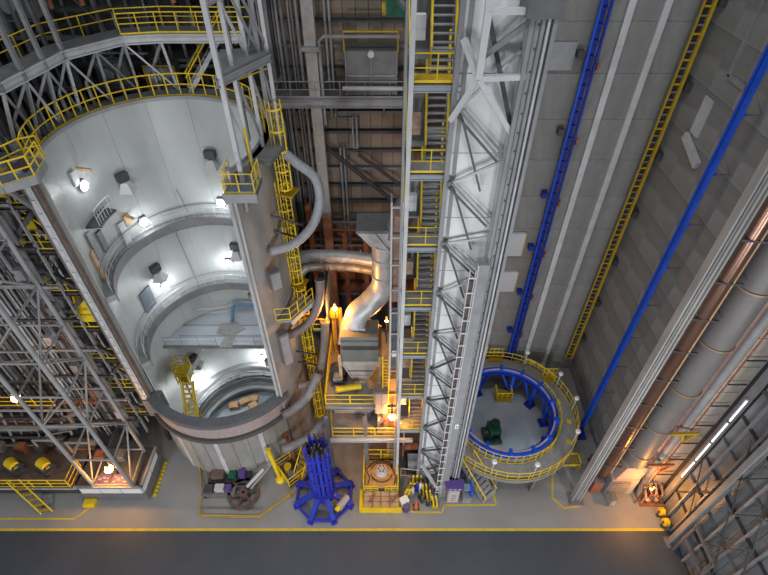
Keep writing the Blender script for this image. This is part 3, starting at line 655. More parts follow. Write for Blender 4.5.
pr = thing('pipe_riser', 'dense bundle of vertical grey pipes behind the lattice tower', 'pipes', (-22, 23, 0))
for i in range(26):
    x = -24.6+0.17*i+random.uniform(-0.05, 0.05); y = 22.6+random.uniform(0, 1.6)
    part('pipe', B().tube((x, y, 1.5), (x, y, 36), random.choice((0.05, 0.07, 0.11)), 6), random.choice((PALE, GREY, GREYD, GREYD, GREY)), pr)
for k in range(11):
    z = 4+3*k; part('pipe_clamp', B().beam((-24.8, 22.5, z), (-20.0, 22.5, z), 0.12, 0.2), GREY if k % 2 else DARKSTEEL, pr)
    part('junction', B().box((-21.2-0.5*(k % 4), 22.4, z+1.2), (0.5, 0.4, 0.8)), (PALE, GREYD, GREY)[k % 3], pr)
# lower bank of inclined conduits left of the riser
cb = thing('conduit_bank', 'dark bank of parallel conduits at the far left', 'pipes', (-30, 24, 0))
for i in range(20):
    x = -33.6+0.46*i; part('conduit', B().tube((x, 24.5-0.02*i, 2.5), (x, 24.5, 32), 0.09+0.05*(i % 3 == 0), 6), (GREYD, DARKSTEEL, GREY)[i % 3], cb)
for z in (7.0, 10.8, 14.5, 18.5, 22.5): part('cross_bar', B().beam((-34, 24.2, z), (-24.5, 24.2, z), 0.18), (GREY, GREYD)[int(z) % 2], cb)
# stacked access platforms in the gap between tower and tank
ps = thing('access_platform_stack', 'stack of grey access platforms with yellow rails and stairs left of the tank edge', 'platform', (-20.5, 25, 0))
for x, y in ((-18.9, 23.2), (-22.4, 23.2), (-19.0, 26.4), (-22.6, 26.4)): part('post', B().ibeam((x, y, 0), (x, y, 30), 0.3, 0.3, up=(0, 1, 0)), DARKSTEEL, ps)
PALEW = mat('pale_deck', (0.42, 0.405, 0.40), 0.6, var=0.08)
PZ = [4.2, 7.6, 11.2, 14.6, 18.0, 21.4, 24.6]
for i, z in enumerate(PZ):
    dk_ = part('deck', B().b2((-22.6, 23.2, z-0.12), (-18.9, 26.4, z)), PALEW if i % 2 == 0 else DECK, ps)
    part('edge_beam', B().ibeam((-22.6, 23.1, z-0.15), (-18.9, 23.1, z-0.15), 0.2, 0.3), DARKSTEEL, dk_)
    railing(ps, [(-22.4, 23.2, z), (-19.0, 23.2, z), (-18.95, 24.6, z)], YEL, 1.1, 1.1, 0.035)
    if i+1 < len(PZ):
        x0, x1 = ((-21.9, -19.8), (-19.8, -21.9))[i % 2]
        stair(ps, (x0, 24.2, z), (x1, 24.2, PZ[i+1]), 0.75, (0, 1, 0), DECK, YEL)
        part('brace', B().beam((-22.4, 23.1, z) if i % 2 else (-18.9, 23.1, z), (-18.9, 23.1, PZ[i+1]) if i % 2 else (-22.4, 23.1, PZ[i+1]), 0.26), DARKSTEEL, ps)
part('yellow_panel', B().box((-19.9, 23.6, 16.4), (1.5, 0.08, 2.6), 0, 0, R(-18)), YEL, ps, 'solid yellow panel')
part('yellow_panel', B().box((-18.8, 24.4, 15.6), (0.1, 1.2, 1.6)), YEL, ps)
part('yellow_panel', B().box((-20.6, 23.6, 23.0), (0.8, 0.1, 0.9)), YEL, ps)
cpz = 27.3
cp = thing('corner_platform', 'blue-grey corner platform with yellow rails at the top left tank edge', 'platform', (-17.9, 20.9, cpz))
CP = [(-21.5, 20.6), (-18.1, 20.6), (-17.0, 21.5), (-17.3, 23.0), (-18.6, 24.0), (-21.5, 24.0)]
part('deck', B().prism(CP, cpz-0.2, cpz), GRATE, cp)
for p, q in zip(CP[:4], CP[1:5]): part('fascia', B().beam((*p, cpz-0.15), (*q, cpz-0.15), 0.1, 0.45), GREY, cp)
railing(cp, [(*p, cpz) for p in CP[:4]], YEL, 1.1, 0.8, 0.05)
railing(cp, [(-18.9, 22.0, cpz), (-18.3, 23.2, cpz), (-17.6, 23.6, cpz)], YEL, 1.1, 0.6, 0.05)
railing(cp, [(-21.4, 21.0, cpz), (-19.6, 22.6, cpz)], YEL, 1.1, 0.8, 0.04)
for x in (-18.2, -20.6): part('bracket', B().beam((x, 20.8, cpz-0.2), (x-0.3, 22.6, cpz-3.0), 0.22), GREYD, cp)
part('winch', B().tube((-19.6, 21.6, cpz-0.9), (-18.9, 21.6, cpz-0.9), 0.3, 12), YELD, cp)

mp_ = thing('machine_enclosure', 'grey plinth enclosure with white panels and purple printed boards under the lattice tower', 'enclosure', (-21.3, 19.4, 0))
part('plinth', B().b2((-24.0, 17.75, 0), (-18.85, 21.2, 1.05)), GREYD, mp_)
part('body', B().b2((-23.9, 17.85, 1.05), (-19.0, 21.1, 1.98)), PALE, mp_)
for i in range(3): piece('white_panel', unit_box(PURE, (1.52, 0.06, 0.86)), mp_, (-23.1+1.62*i, 17.81, 1.52))
for i in range(2): piece('white_panel', unit_box(PURE, (0.06, 1.4, 0.86)), mp_, (-18.96, 18.7+1.5*i, 1.52))
part('top', B().b2((-24.0, 17.75, 1.98), (-18.85, 21.2, 2.06)), DARKSTEEL, mp_)
part('top_rim', B().b2((-24.0, 17.7, 2.0), (-18.8, 17.85, 2.25)), GREY, mp_); part('top_rim', B().b2((-18.98, 17.75, 2.0), (-18.8, 21.2, 2.25)), GREY, mp_)
for i, x in enumerate((-22.2, -20.75)):
    bd = part('printed_board', B().b2((x-0.62, 18.05, 2.07), (x+0.62, 18.85, 2.12)), PURPLE, mp_)
    for q in range(4):
        piece('print_mark', unit_box(PALE, (0.3 if q % 2 else 0.2, 0.06, 0.01)), bd, (x-0.42+0.28*q, 18.25+0.14*(q % 3), 2.13))
        piece('print_mark', unit_box(PALE, (0.18, 0.05, 0.01)), bd, (x-0.42+0.28*q, 18.62-0.1*(q % 2), 2.13))
part('yellow_kerb', B().b2((-18.72, 18.0, 0.0), (-18.55, 21.0, 0.12)), YELD, mp_)
for k in range(9): piece('kerb_stud', unit_box(YEL, (0.16, 0.18, 0.16)), mp_, (-18.5, 18.1+0.34*k, 0.12))
part('step', B().b2((-23.9, 17.1, 0), (-23.0, 17.7, 0.35)), YEL, mp_)
for k in range(3): part('vent_box', B().box((-23.0+0.9*k, 20.3, 2.4), (0.6, 0.7, 0.65)), (RUST_AND_GLOW, DARKSTEEL, GREYD)[k], mp_)
md = thing('machine_deck', 'low dark machine deck with a yellow railing at the left edge', 'deck', (-29.5, 19.5, 0))
part('plinth', B().b2((-36, 18.3, 0), (-24.2, 22.5, 1.5)), DARKSTEEL, md)
part('white_band', B().b2((-36, 18.2, 0.8), (-24.6, 18.3, 1.4)), PALE, md)
part('deck', B().b2((-36, 17.8, 1.9), (-24.3, 22.5, 2.05)), mat('deck_brown', (0.10, 0.075, 0.06), 0.7, var=0.2), md)
railing(md, [(-33, 17.85, 2.05), (-24.4, 17.85, 2.05), (-24.4, 19.6, 2.05)], YEL, 1.1, 1.55, 0.055)
for k in range(4): part('pump_box', B().box((-31.5+1.9*k, 19.0+0.4*(k % 2), 0.6), (0.9, 1.2, 1.2)), (RUST_AND_GLOW, GREYD, DARKSTEEL, GREYD)[k], md)
lad = thing('deck_ladder', 'yellow slanted ship ladder from the machine deck down to the floor', 'ladder', (-28.5, 17.0, 0))
P0, P1 = Vector((-28.9, 17.8, 2.1)), Vector((-27.0, 16.6, 0.05))
for o in (0, 0.8):
    oo = Vector((o, 0.25*o, 0)); part('stile', B().beam(P0+oo, P1+oo, 0.1), YEL, lad)
    part('handrail', B().tube(P0+oo+Vector((0, 0, 0.9)), P1+oo+Vector((0, 0, 0.9)), 0.045, 6), YEL, lad)
for k in range(5): piece('tread', unit_box(YELD, (0.8, 0.2, 0.05)), lad, P0.lerp(P1, (k+0.5)/5)+Vector((0.4, 0.1, 0)), (0, 0, 0.25))
for x, l in ((-29.2, 'left'), (-26.7, 'right')):
    t = thing('motor', 'yellow capped motor on the machine deck behind the railing, %s one' % l, 'motor', (x, 19.2, 2.05), 'yellow motors')
    part('base', B().box((x, 19.2, 2.2), (1.3, 1.0, 0.3), -0.5), DARKSTEEL, t)
    part('body', B().tube((x+0.5, 18.9, 2.8), (x-0.6, 19.5, 2.8), 0.5, 14), DARKSTEEL, t)
    part('cover', B().tube((x-0.35, 19.4, 3.0), (x+0.4, 18.95, 3.15), 0.44, 12, 0.36), YEL, t)
    part('shaft_end', B().tube((x+0.4, 18.95, 3.15), (x+0.5, 18.9, 3.17), 0.16, 10), YELD, t)
lo = thing('left_balcony', 'yellow railed walkway at the far left in front of the conduits', 'walkway', (-28, 22.5, 7.5))
part('deck', B().b2((-34, 21.6, 7.3), (-25.0, 22.3, 7.45)), DARKSTEEL, lo)
railing(lo, [(-33.9, 21.4, 7.45), (-29.2, 21.65, 7.45), (-25.0, 21.65, 7.45)], YEL, 1.1, 1.6, 0.05)
for x in (-33, -26): part('post', B().beam((x, 22.3, 0), (x, 22.3, 7.4), 0.2), GREYD, lo)
def wallpump(x, y, z, l):
    t = thing('pump_set', l, 'machine', (x, y, z), 'machines behind the left tower')
    part('tank', B().tube((x-0.9, y, z+0.6), (x+0.6, y, z+0.6), 0.5, 14), DARKSTEEL, t); part('motor', B().tube((x+0.6, y, z+0.6), (x+1.2, y, z+0.6), 0.32, 12), GREYD, t)
    part('pipe', B().pipe([(x-0.4, y-0.5, z+0.6), (x-0.4, y-0.9, z+0.6), (x-0.4, y-0.9, z+2.0), (x+1.5, y-0.9, z+2.0)], 0.1, 8), GREY, t); part('foot', B().box((x, y, z+0.06), (1.9, 0.8, 0.14)), RUST_AND_GLOW, t)
lp = thing('pipe_manifold', 'dark manifold of horizontal pipes behind the yellow motors', 'pipes', (-29, 22.5, 2.05))
for k in range(9):
    y = 20.6+0.4*(k % 5); z = 2.6+0.55*k
    part('pipe', B().pipe([(-35, y+0.5, z), (-27+0.6*k, y+0.5, z), (-27+0.6*k, y+0.5, z+1.5), (-25.2+0.3*k, y+1.0, z+1.5)], 0.09+0.04*(k % 3), 8), (GREYD, DARKSTEEL, GREY, RUST_AND_GLOW, DARKSTEEL)[k % 5], lp)
for k in range(12): part('riser', B().tube((-34.5+0.8*k, 21.2+0.15*(k % 4), 2.05), (-34.5+0.8*k, 22.6, 7.2), 0.07+0.03*(k % 2), 6), (GREYD, DARKSTEEL, GREY)[k % 3], lp)
for k in range(5): part('valve_box', B().box((-33+1.7*k, 20.9, 2.5+0.2*(k % 2)), (0.7, 0.6, 0.9)), (DARKSTEEL, GREYD, RUST_AND_GLOW)[k % 3], lp)
wallpump(-27.5, 21.6, 2.05, 'dark horizontal pump behind the left yellow motor'); wallpump(-24.8, 21.4, 2.05, 'dark horizontal pump behind the right yellow motor')

# ---- centre: back column, back walkway, ducts, hopper platform
bc = thing('back_column', 'tall grey column between the tank and the stair tower, coloured as orange-lit red lower down', 'column', (-4.75, 34.4, 0))
COLM = mat('column_grey', (0.33, 0.32, 0.31), 0.6, var=0.12)
part('shaft', B().box((-4.75, 34.4, 29), (0.75, 0.5, 26)), COLM, bc); part('lower_shaft', B().box((-4.75, 34.4, 8), (0.7, 0.5, 16)), mat('column_lamplit', (0.33, 0.16, 0.11), 0.6, var=0.2), bc)  # lower shaft has orange lamplight put into its colour
for z in (29.2, 25.7): part('collar', B().box((-4.75, 34.35, z), (1.15, 0.7, 0.25)), GREY, bc)
part('drain_pipe', B().pipe([(-4.2, 34.3, 24), (-4.2, 34.3, 29.6), (-3.9, 34.3, 29.9), (1.0, 34.3, 29.9)], 0.11, 8), GREY, bc)
bw = thing('back_walkway', 'grey service walkway with thin rails across the brown siding', 'walkway', (-3, 34.3, 25.4))
part('beam', B().ibeam((-8.2, 34.2, 25.6), (2.2, 34.2, 25.6), 0.3, 0.6), GREY, bw); part('deck', B().b2((-8.2, 34.1, 25.9), (2.2, 35.6, 26.0)), GREYD, bw)
railing(bw, [(-8.1, 34.15, 26), (2.1, 34.15, 26)], GREY, 1.1, 1.6, 0.04)
part('long_pipe', B().tube((-2.8, 34.0, 26.7), (2.2, 34.0, 26.7), 0.14, 8), PALE, bw)
for x in (-8, -6.5, -3.5, 0, 1.8): part('bracket', B().beam((x, 34.4, 25.4), (x, 36.2, 23.8), 0.14), GREYD, bw)
hv = thing('ventilation_unit', 'boxy grey ventilation unit on the back walkway', 'machine', (-0.9, 34.9, 26))
part('casing', B().b2((-2.6, 34.3, 26.0), (0.9, 35.6, 29.0)), GREYD, hv)
for x in (-2.55, -0.85, 0.85): part('seam', B().b2((x-0.03, 34.24, 26), (x+0.03, 34.3, 29)), GREY, hv)
part('seam', B().b2((-2.6, 34.24, 27.4), (0.9, 34.3, 27.5)), GREY, hv); part('valve', B().tube((-0.85, 34.2, 28.9), (-0.85, 33.95, 28.9), 0.22, 12), PALE, hv)
part('top_frame', B().pipe([(-2.6, 34.3, 29.0), (-2.6, 34.3, 30.2), (0.9, 34.3, 30.2), (0.9, 34.3, 29.0)], 0.07, 6), YELD, hv)
gm = thing('green_hoist', 'small dark green hoist at the top beside the stair tower', 'hoist', (0.9, 30, 31.6))
part('body', B().box((0.6, 27, 33.4), (1.0, 0.8, 0.7)), GREEN, gm); part('drum', B().tube((-0.1, 27, 33.3), (0.2, 27, 33.3), 0.3, 12), YELD, gm); part('arm', B().beam((0.6, 27, 33.8), (1.2, 23, 34.0), 0.2), GREYD, gm)

vd = thing('main_duct', 'wide galvanised duct dropping from a square hood to the hopper', 'duct', (-0.1, 26, 14))
P = smooth([(0.05, 26, 20.3), (0.05, 26, 18.5), (0.05, 26, 16.8), (-0.2, 25.9, 15.6), (-1.0, 25.6, 14.6), (-1.9, 25.2, 13.9), (-2.15, 24.9, 13.0)], 6)
part('elbow_pipe', B().pipe(P, 0.86, 18, 0.015), SILVER, vd)
for z in (19.8, 18.6, 17.0): part('band', B().ring((0.05, 26), 0.84, 0.93, z-0.05, z+0.05, 0, 360, 24), PALE, vd)
part('hood', B().frus((0.05, 26, 20.0), (1.7, 1.7), (-0.1, 26.0, 21.2), (3.2, 1.9)), SILVER, vd)
part('hood_cap', B().box((-0.1, 26.0, 21.3), (3.3, 2.0, 0.2)), GREYD, vd)
part('flare', B().frus((-2.0, 24.6, 12.4), (2.6, 2.2), (-2.15, 24.9, 13.3), (1.5, 1.4)), SILVER, vd)
part('hood_strut', B().beam((0.8, 25.0, 19.0), (-0.6, 25.0, 21.2), 0.08), PALE, vd)
sdm = thing('round_duct', 'thick grey round duct joining the hood from the right behind the stair tower', 'duct', (1.5, 26.6, 21))
part('elbow_pipe', B().pipe(smooth([(0.75, 25.6, 20.6), (0.9, 25.6, 21.6), (1.5, 25.7, 22.9), (2.4, 25.8, 23.6), (3.6, 25.8, 23.8)], 5), 0.75, 16), DUCT, sdm)
part('band', B().tube((2.0, 25.75, 23.35), (2.1, 25.76, 23.4), 0.8, 16), PALE, sdm)
for z, y, r, x0, l in ((15.6, 29.6, 0.5, -6.5, 'upper silver duct running from the tank to the main duct'), (14.4, 29.9, 0.42, -6.2, 'lower silver duct running behind the main duct')):
    t = thing('cross_duct', l, 'duct', (x0, y, z), 'cross ducts')
    part('duct', B().pipe(smooth([(x0-0.9, y-0.8, z-1.0), (x0-0.3, y-0.3, z-0.3), (x0+0.5, y, z), (-3, y, z), (-0.4, y-0.6, z)], 5), r, 14), SILVER, t)
    for x in (-4.8, -3.2, -1.8): part('band', B().tube((x-0.05, y, z), (x+0.05, y, z), r*1.06, 14), PALE, t)

hp = thing('hopper_platform', 'two-level orange-lit steel platform with yellow railings carrying the hopper', 'platform', (-1.4, 22, 0))
part('lower_deck', B().b2((-4.0, 20.05, 5.5), (0.95, 22.2, 5.75)), DECK, hp); part('upper_deck', B().b2((-4.3, 20.9, 8.5), (1.0, 28, 8.75)), DECK, hp)
part('front_beam', B().ibeam((-4.1, 20.0, 5.3), (2.2, 20.0, 5.3), 0.2, 0.35), PALE, hp); part('front_beam', B().ibeam((-4.3, 20.8, 8.5), (1.0, 20.8, 8.5), 0.2, 0.4), GREY, hp)
part('backdrop', B().b2((-3.9, 22.1, 5.75), (1.0, 22.2, 8.5)), HOPPALE, hp)
for x in (-4.2, -1.4, 1.0):
    for y in (20.2, 24, 27.8): part('post', B().ibeam((x, y, 0), (x, y, 8.5), 0.28, 0.28, up=(0, 1, 0)), GREYD if x < 0 else RUST_AND_GLOW, hp)
railing(hp, [(-4.1, 21.6, 5.75), (-3.9, 20.1, 5.75), (0.9, 20.1, 5.75)], YEL, 1.1, 1.55, 0.055)
railing(hp, [(-4.25, 27, 8.75), (-4.25, 20.95, 8.75), (-0.7, 20.95, 8.75)], YEL, 1.1, 1.55, 0.055)
part('equipment_rack', B().b2((-0.5, 20.6, 5.75), (0.3, 21.4, 8.3)), CLAY, hp)
for k in range(5): part('valve', B().tube((-0.4+0.25*(k % 3), 20.55, 6.2+0.45*k), (-0.4+0.25*(k % 3), 20.3, 6.2+0.45*k), 0.1, 8), (PALE, DARKSTEEL, RUST_AND_GLOW)[k % 3], hp)
ho = thing('hopper', 'large grey hopper with a ribbed square casing and a pale funnel below', 'hopper', (-1.75, 24, 8.75))
cs = part('casing', B().b2((-3.1, 22.9, 11.2), (-0.4, 25.6, 12.5)), HOPGREY, ho)
part('casing_front', B().add([(-3.1, 22.9, 11.2), (-0.4, 22.9, 11.2), (-0.4, 23.5, 13.2), (-3.1, 23.5, 13.2), (-3.1, 25.6, 11.2), (-0.4, 25.6, 11.2), (-0.4, 25.2, 13.2), (-3.1, 25.2, 13.2)], [(0,1,2,3),(5,4,7,6),(4,0,3,7),(1,5,6,2),(3,2,6,7),(4,5,1,0)]), HOPGREY, ho)
for k in range(4): part('rib', B().box((-1.75, 22.93+0.15*k+0.0, 11.4+0.5*k), (2.8, 0.08, 0.07)), GREYD, cs)
part('funnel', B().frus((-1.75, 23.3, 8.95), (0.9, 0.9), (-1.75, 24.2, 11.2), (2.7, 2.6)), HOPPALE, ho)
for k in (-1, 1): part('funnel_edge', B().beam((-1.75+0.46*k, 22.85, 8.95), (-1.75+1.36*k, 22.88, 11.2), 0.12), TAN if k > 0 else HOPPALE, ho)
part('funnel_flange', B().beam((-2.75, 22.83, 10.2), (-0.75, 22.83, 10.2), 0.06), GREYD, ho)
part('outlet', B().box((-1.75, 23.3, 8.9), (1.0, 0.9, 0.3)), TAN, ho); part('chute', B().beam((-1.3, 23.0, 9.0), (-0.9, 22.2, 9.0), 0.35), TAN, ho)
for x in (-3.2, -0.3):
    for y in (22.8, 25.7): part('leg', B().ibeam((x, y, 8.75), (x, y, 12.0), 0.22, 0.22, up=(0, 1, 0)), TAN, ho)
yc = thing('yellow_cylinder', 'yellow horizontal cylinder on the platform below the hopper', 'cylinder', (-2.6, 22, 8.9))
part('barrel', B().tube((-3.5, 21.9, 9.2), (-1.7, 22.2, 9.2), 0.24, 14), YEL, yc); part('end_cap', B().tube((-3.6, 21.88, 9.2), (-3.5, 21.9, 9.2), 0.28, 14), YELD, yc)
for x in (-3.2, -2.1): part('cradle', B().box((x, 22.0, 8.88), (0.12, 0.5, 0.26)), DARKSTEEL, yc)
bx = thing('blower', 'dark blower with a grey motor left of the hopper funnel', 'machine', (-3.2, 23.4, 8.75))
part('volute', B().tube((-3.5, 23.2, 9.5), (-3.5, 23.8, 9.5), 0.6, 16), DARKSTEEL, bx); part('motor', B().tube((-3.5, 22.6, 9.4), (-3.5, 23.2, 9.4), 0.34, 12), GREY, bx); part('base', B().box((-3.4, 23.2, 8.85), (1.2, 1.4, 0.2)), DARKSTEEL, bx)
cab = thing('grey_cabinet', 'grey two-door cabinet with a pink notice in front of the hopper platform', 'cabinet', (-0.2, 20.5, 8.75))
part('body', B().b2((-0.65, 20.35, 8.4), (0.25, 20.95, 11.0)), GREYD, cab)
for i in range(2): part('door', B().b2((-0.62+0.45*i, 20.3, 8.5), (-0.2+0.45*i, 20.35, 10.9)), mat('cabinet_mauve', (0.24, 0.22, 0.225), 0.55, var=0.08), cab)
part('notice', B().b2((0.0, 20.28, 9.0), (0.2, 20.3, 9.8)), mat('pink_notice', (0.5, 0.27, 0.26), 0.6), cab)
os_ = thing('lamplit_screen', 'tall steel screen left of the hopper with orange lamp glow in its colour', 'screen', (-3.5, 25.4, 8.75))
part('sheet', B().b2((-4.0, 26.0, 8.75), (-3.15, 26.1, 13.6)), mat('lamp_orange_tan', (0.50, 0.235, 0.09), 0.6, var=0.15), os_)  # sheet colour carries the orange glow beside the hopper
part('frame', B().pipe([(-3.9, 25.95, 13.6), (-3.9, 25.95, 8.8)], 0.08, 6), YEL, os_); part('frame', B().pipe([(-3.35, 25.95, 13.6), (-3.35, 25.95, 8.8)], 0.08, 6), YEL, os_)
part('vent_box', B().box((-3.7, 25.8, 13.2), (0.6, 0.4, 0.5)), YELD, os_)
oc = thing('lamplit_tower', 'tan box column with orange lamplight in its colour and a yellow ladder beside the stair tower', 'tower', (0.55, 21, 0))
part('shaft', B().b2((0.15, 20.9, 5.75), (0.95, 21.6, 12.2)), mat('lamp_orange_tan', (0, 0, 0)), oc); part('shaft_low', B().b2((0.25, 20.8, 0), (0.9, 21.5, 5.75)), CLAY, oc)  # orange of the shaft is lamplight put into its colour
for z in (7.4, 10.2, 12.0): part('collar', B().box((0.55, 21.2, z), (1.0, 0.9, 0.14)), YELD, oc)
ladder(oc, 0.12, 20.75, 9.0, 14.5, 0.4, YEL, 0.35, 0.035)
hm = thing('hoist_mast', 'narrow pale hoist mast with cross rungs left of the stair tower', 'mast', (0.6, 21, 12))
for x in (0.38, 0.92): part('rail', B().beam((x, 20.6, 12), (x, 20.6, 26.4), 0.09), PALE, hm); part('rail', B().beam((x, 21.4, 12), (x, 21.4, 26.4), 0.08), GREY, hm)
for k in range(8): part('rung', B().beam((0.38, 20.55, 13.2+1.85*k), (0.92, 20.55, 13.2+1.85*k), 0.09), PALE, hm)
part('car', B().b2((0.45, 20.8, 19.4), (0.85, 21.4, 25.4)), CLAY, hm); part('curtain', B().b2((0.42, 20.68, 13.4), (0.88, 20.75, 19.0)), GRATE, hm)
for x in (0.42, 0.88): part('curtain_edge', B().beam((x, 20.64, 13.4), (x, 20.64, 19.0), 0.06), YEL, hm)
part('notice', B().b2((0.5, 20.6, 14.6), (0.8, 20.64, 15.2)), PURE, hm)

# ---- stair tower
st = thing('stair_tower', 'grey steel stair tower with yellow railings and stacked landings', 'stair', (2, 21.5, 0))
LZ = [0.0, 7.8, 12.1, 16.3, 20.45, 24.65, 28.7, 32.6, 36.6]
for x, y, m, w in ((1.04, 19.4, PALE, 0.19), (3.05, 19.4, GREY, 0.16), (1.02, 23.4, GREYD, 0.25), (3.05, 23.4, GREYD, 0.25)): part('post', B().ibeam((x, y, 0), (x, y, 38), w, w, up=(0, 1, 0)), m, st)
part('rail_post', B().beam((0.82, 19.5, 2), (0.82, 19.5, 38), 0.1), GREY, st)
for i, z in enumerate(LZ[1:]):
    lgd = part('landing', B().b2((1.0, 19.5, z-0.1), (3.05, 20.5, z)), YELD if i == 6 else DECK, st)
    part('front_beam', B().ibeam((0.95, 19.4, z-0.2), (3.1, 19.4, z-0.2), 0.12, 0.28), mat('blue_grey_beam', (0.27, 0.30, 0.34), 0.5, var=0.1), lgd)
    part('rear_landing', B().b2((1.0, 22.6, z+0.0), (3.05, 23.4, z+0.1)), DECK, lgd)
    railing(st, [(1.05, 20.6, z), (1.05, 19.45, z), (3.0, 19.45, z)], YEL, 1.1, 1.0, 0.032)
    part('side_brace', B().beam((3.05, 19.5, z-4), (3.05, 23.3, z), 0.1), GREY, st)
    if i+2 < len(LZ):
        stair(st, (2.32, 20.5, z), (2.32, 22.7, LZ[i+2]), 0.95, (1, 0, 0), TREAD, YEL, 14)
        part('riser_panel', B().b2((1.15, 21.5, z+0.2), (1.9, 21.56, z+3.3)), (GREYD, GREY, GREYD)[i % 3], st)
        part('side_rail', B().beam((1.0, 19.6, z+0.2), (1.0, 22.8, z+2.9), 0.06), YEL, st)
    part('conduit_box', B().box((1.4, 20.9, z+1.6), (0.4, 0.3, 0.9)), (PALE, CLAY)[i % 2], st)

# ---- white truss tower
tt = thing('truss_tower', 'tall white panelled truss tower with a ribbed rail column on its right edge', 'tower', (4, 19, 0))
z = 0.0
for j in range(13):
    piece('white_panel', unit_box(WHITE, (2.5, 0.08, 3.26)), tt, (3.95, 19.4, 1.65+3.3*j)); z += 3.3
part('backing', B().b2((2.75, 19.46, 0), (5.2, 19.7, 42)), PALE, tt)
part('edge_post', B().ibeam((2.72, 19.3, 0), (2.72, 19.3, 42), 0.2, 0.3, up=(0, 1, 0)), GREY, tt)
rc = part('rail_column', B().b2((5.0, 18.5, 0), (5.75, 19.5, 36)), PALE, tt)
part('rail_strip', B().b2((4.92, 18.35, 0), (5.08, 18.5, 36)), GREY, rc); part('rail_strip', B().b2((5.3, 18.28, 0), (5.42, 18.5, 36)), GREY, rc)
part('rail_strip', B().b2((5.48, 18.2, 0), (5.56, 18.5, 36)), PALE, rc); part('rail_strip', B().b2((5.68, 18.25, 0), (5.82, 18.55, 36)), GREY, rc); part('rail_strip', B().b2((5.12, 18.42, 0), (5.2, 18.5, 36)), GREY, rc)
part('rail_cap', B().b2((4.7, 18.1, 35.2), (5.95, 19.4, 36.1)), GREYD, tt)
for k in range(46): piece('rail_bolt', unit_box(GREYD, (0.05, 0.04, 0.05)), rc, (5.25, 18.48, 0.6+0.78*k))
DB = mat('brace_dark', (0.085, 0.09, 0.10), 0.5, var=0.15)
for k in range(10):
    z = 1.9+3.3*k; lx0, rx0 = 2.85, 4.95
    part('strut', B().beam((lx0, 19.15, z), (rx0 if k > 4 else 4.3, 19.05, z+(2.3 if k > 8 else 0.5 if k % 2 else 1.2)), 0.11), PALE if k > 4 else DB, tt)
    part('brace', B().beam((lx0, 19.05, z-0.1), (rx0-0.2, 18.95, z-2.1), 0.07, 0.1), DB, tt); part('brace', B().beam((lx0+0.12, 19.05, z+0.1), (rx0-0.1, 18.95, z-1.95), 0.06, 0.08), GREY, tt)
    part('brace', B().beam((lx0+0.2, 19.1, z-0.1), (4.25, 19.1, z-3.6), 0.08, 0.1), DB, tt)
    part('gusset', B().box((lx0+0.05, 19.1, z), (0.26, 0.05, 0.3)), GREYD, tt)
    part('stub', B().beam((lx0-0.2, 19.3, z-0.2), (lx0+0.2, 19.05, z), 0.1), DARKSTEEL, tt)
# projecting outrigger near the top
N1, N2, N3 = (3.4, 18.3, 33.2), (3.45, 18.3, 35.4), (3.2, 18.4, 38.5)
OUT = B(); PW = mat('outrigger_white', (0.6, 0.615, 0.63), 0.45, var=0.06)
for p, q in ((N1, N2), (N2, N3)): part('outrigger', B().beam(p, q, 0.24), PW, tt)
for p, q in ((N1, (5.1, 18.5, 33.2)), (N2, (5.0, 18.5, 35.35)), (N1, (2.65, 19.0, 31.3)), (N1, (5.05, 18.6, 30.9)), (N1, (2.85, 19.1, 34.3))): part('outrigger', B().beam(p, q, 0.2), PW, tt)
part('outrigger_diagonal', B().beam((3.5, 19.1, 33.6), (5.1, 18.8, 35.0), 0.2), GREY, tt); part('outrigger_diagonal', B().beam((3.6, 19.2, 35.2), (5.0, 18.9, 31.2), 0.16), DB, tt)
lb = thing('ladder_tray', 'grey cable tray with a white rung ladder standing in front of the truss tower', 'ladder', (4.6, 18, 0))
part('tray', B().b2((4.5, 18.0, 0), (5.02, 18.2, 24.6)), GREY, lb)
part('tray_lip', B().b2((4.46, 17.95, 0), (4.52, 18.22, 24.6)), PALE, lb)
for x in (4.12, 4.4): part('stile', B().beam((x, 18.0, 0.3), (x, 18.0, 24.3), 0.045), PALE, lb)
part('cable_run', B().b2((4.16, 18.1, 0.2), (4.38, 18.25, 23.5)), mat('cable_brown', (0.10, 0.075, 0.065), 0.6, var=0.3), lb)
for k in range(24): piece('rung', unit_box(PURE, (0.4, 0.05, 0.05)), lb, (4.28, 17.98, 0.8+1.0*k))
part('sign', B().b2((4.72, 17.96, 10.3), (4.95, 18.0, 10.8)), PURE, lb); part('sign_mark', B().b2((4.8, 17.94, 10.45), (4.87, 17.96, 10.62)), DARKSTEEL, lb)
part('foot_brace', B().beam((2.9, 18.9, 3.6), (4.3, 18.0, 1.2), 0.2), PALE, lb)
cab = thing('control_cabinet', 'white control cabinet with a purple canopy sign at the foot of the truss tower', 'cabinet', (5.4, 17.6, 0))
part('body', B().b2((5.0, 17.5, 0.05), (5.9, 18.15, 2.3)), HOPPALE, cab); part('door', B().b2((5.08, 17.46, 0.3), (5.82, 17.5, 1.9)), mat('cabinet_pink', (0.52, 0.46, 0.44), 0.5), cab)
part('canopy', B().b2((4.75, 17.4, 2.35), (6.15, 18.1, 2.75)), PURPLE, cab)
for k in range(3): piece('canopy_mark', unit_box(PALE, (0.22, 0.02, 0.1)), cab, (5.1+0.35*k, 17.39, 2.55))
for k in range(4): piece('door_mark', unit_box(RUST_AND_GLOW, (0.4, 0.02, 0.06)), cab, (5.45, 17.45, 0.6+0.3*k))
bcab = thing('blue_cabinet', 'small blue cabinet with a grey shelf right of the white control cabinet', 'cabinet', (6.6, 17.8, 0))
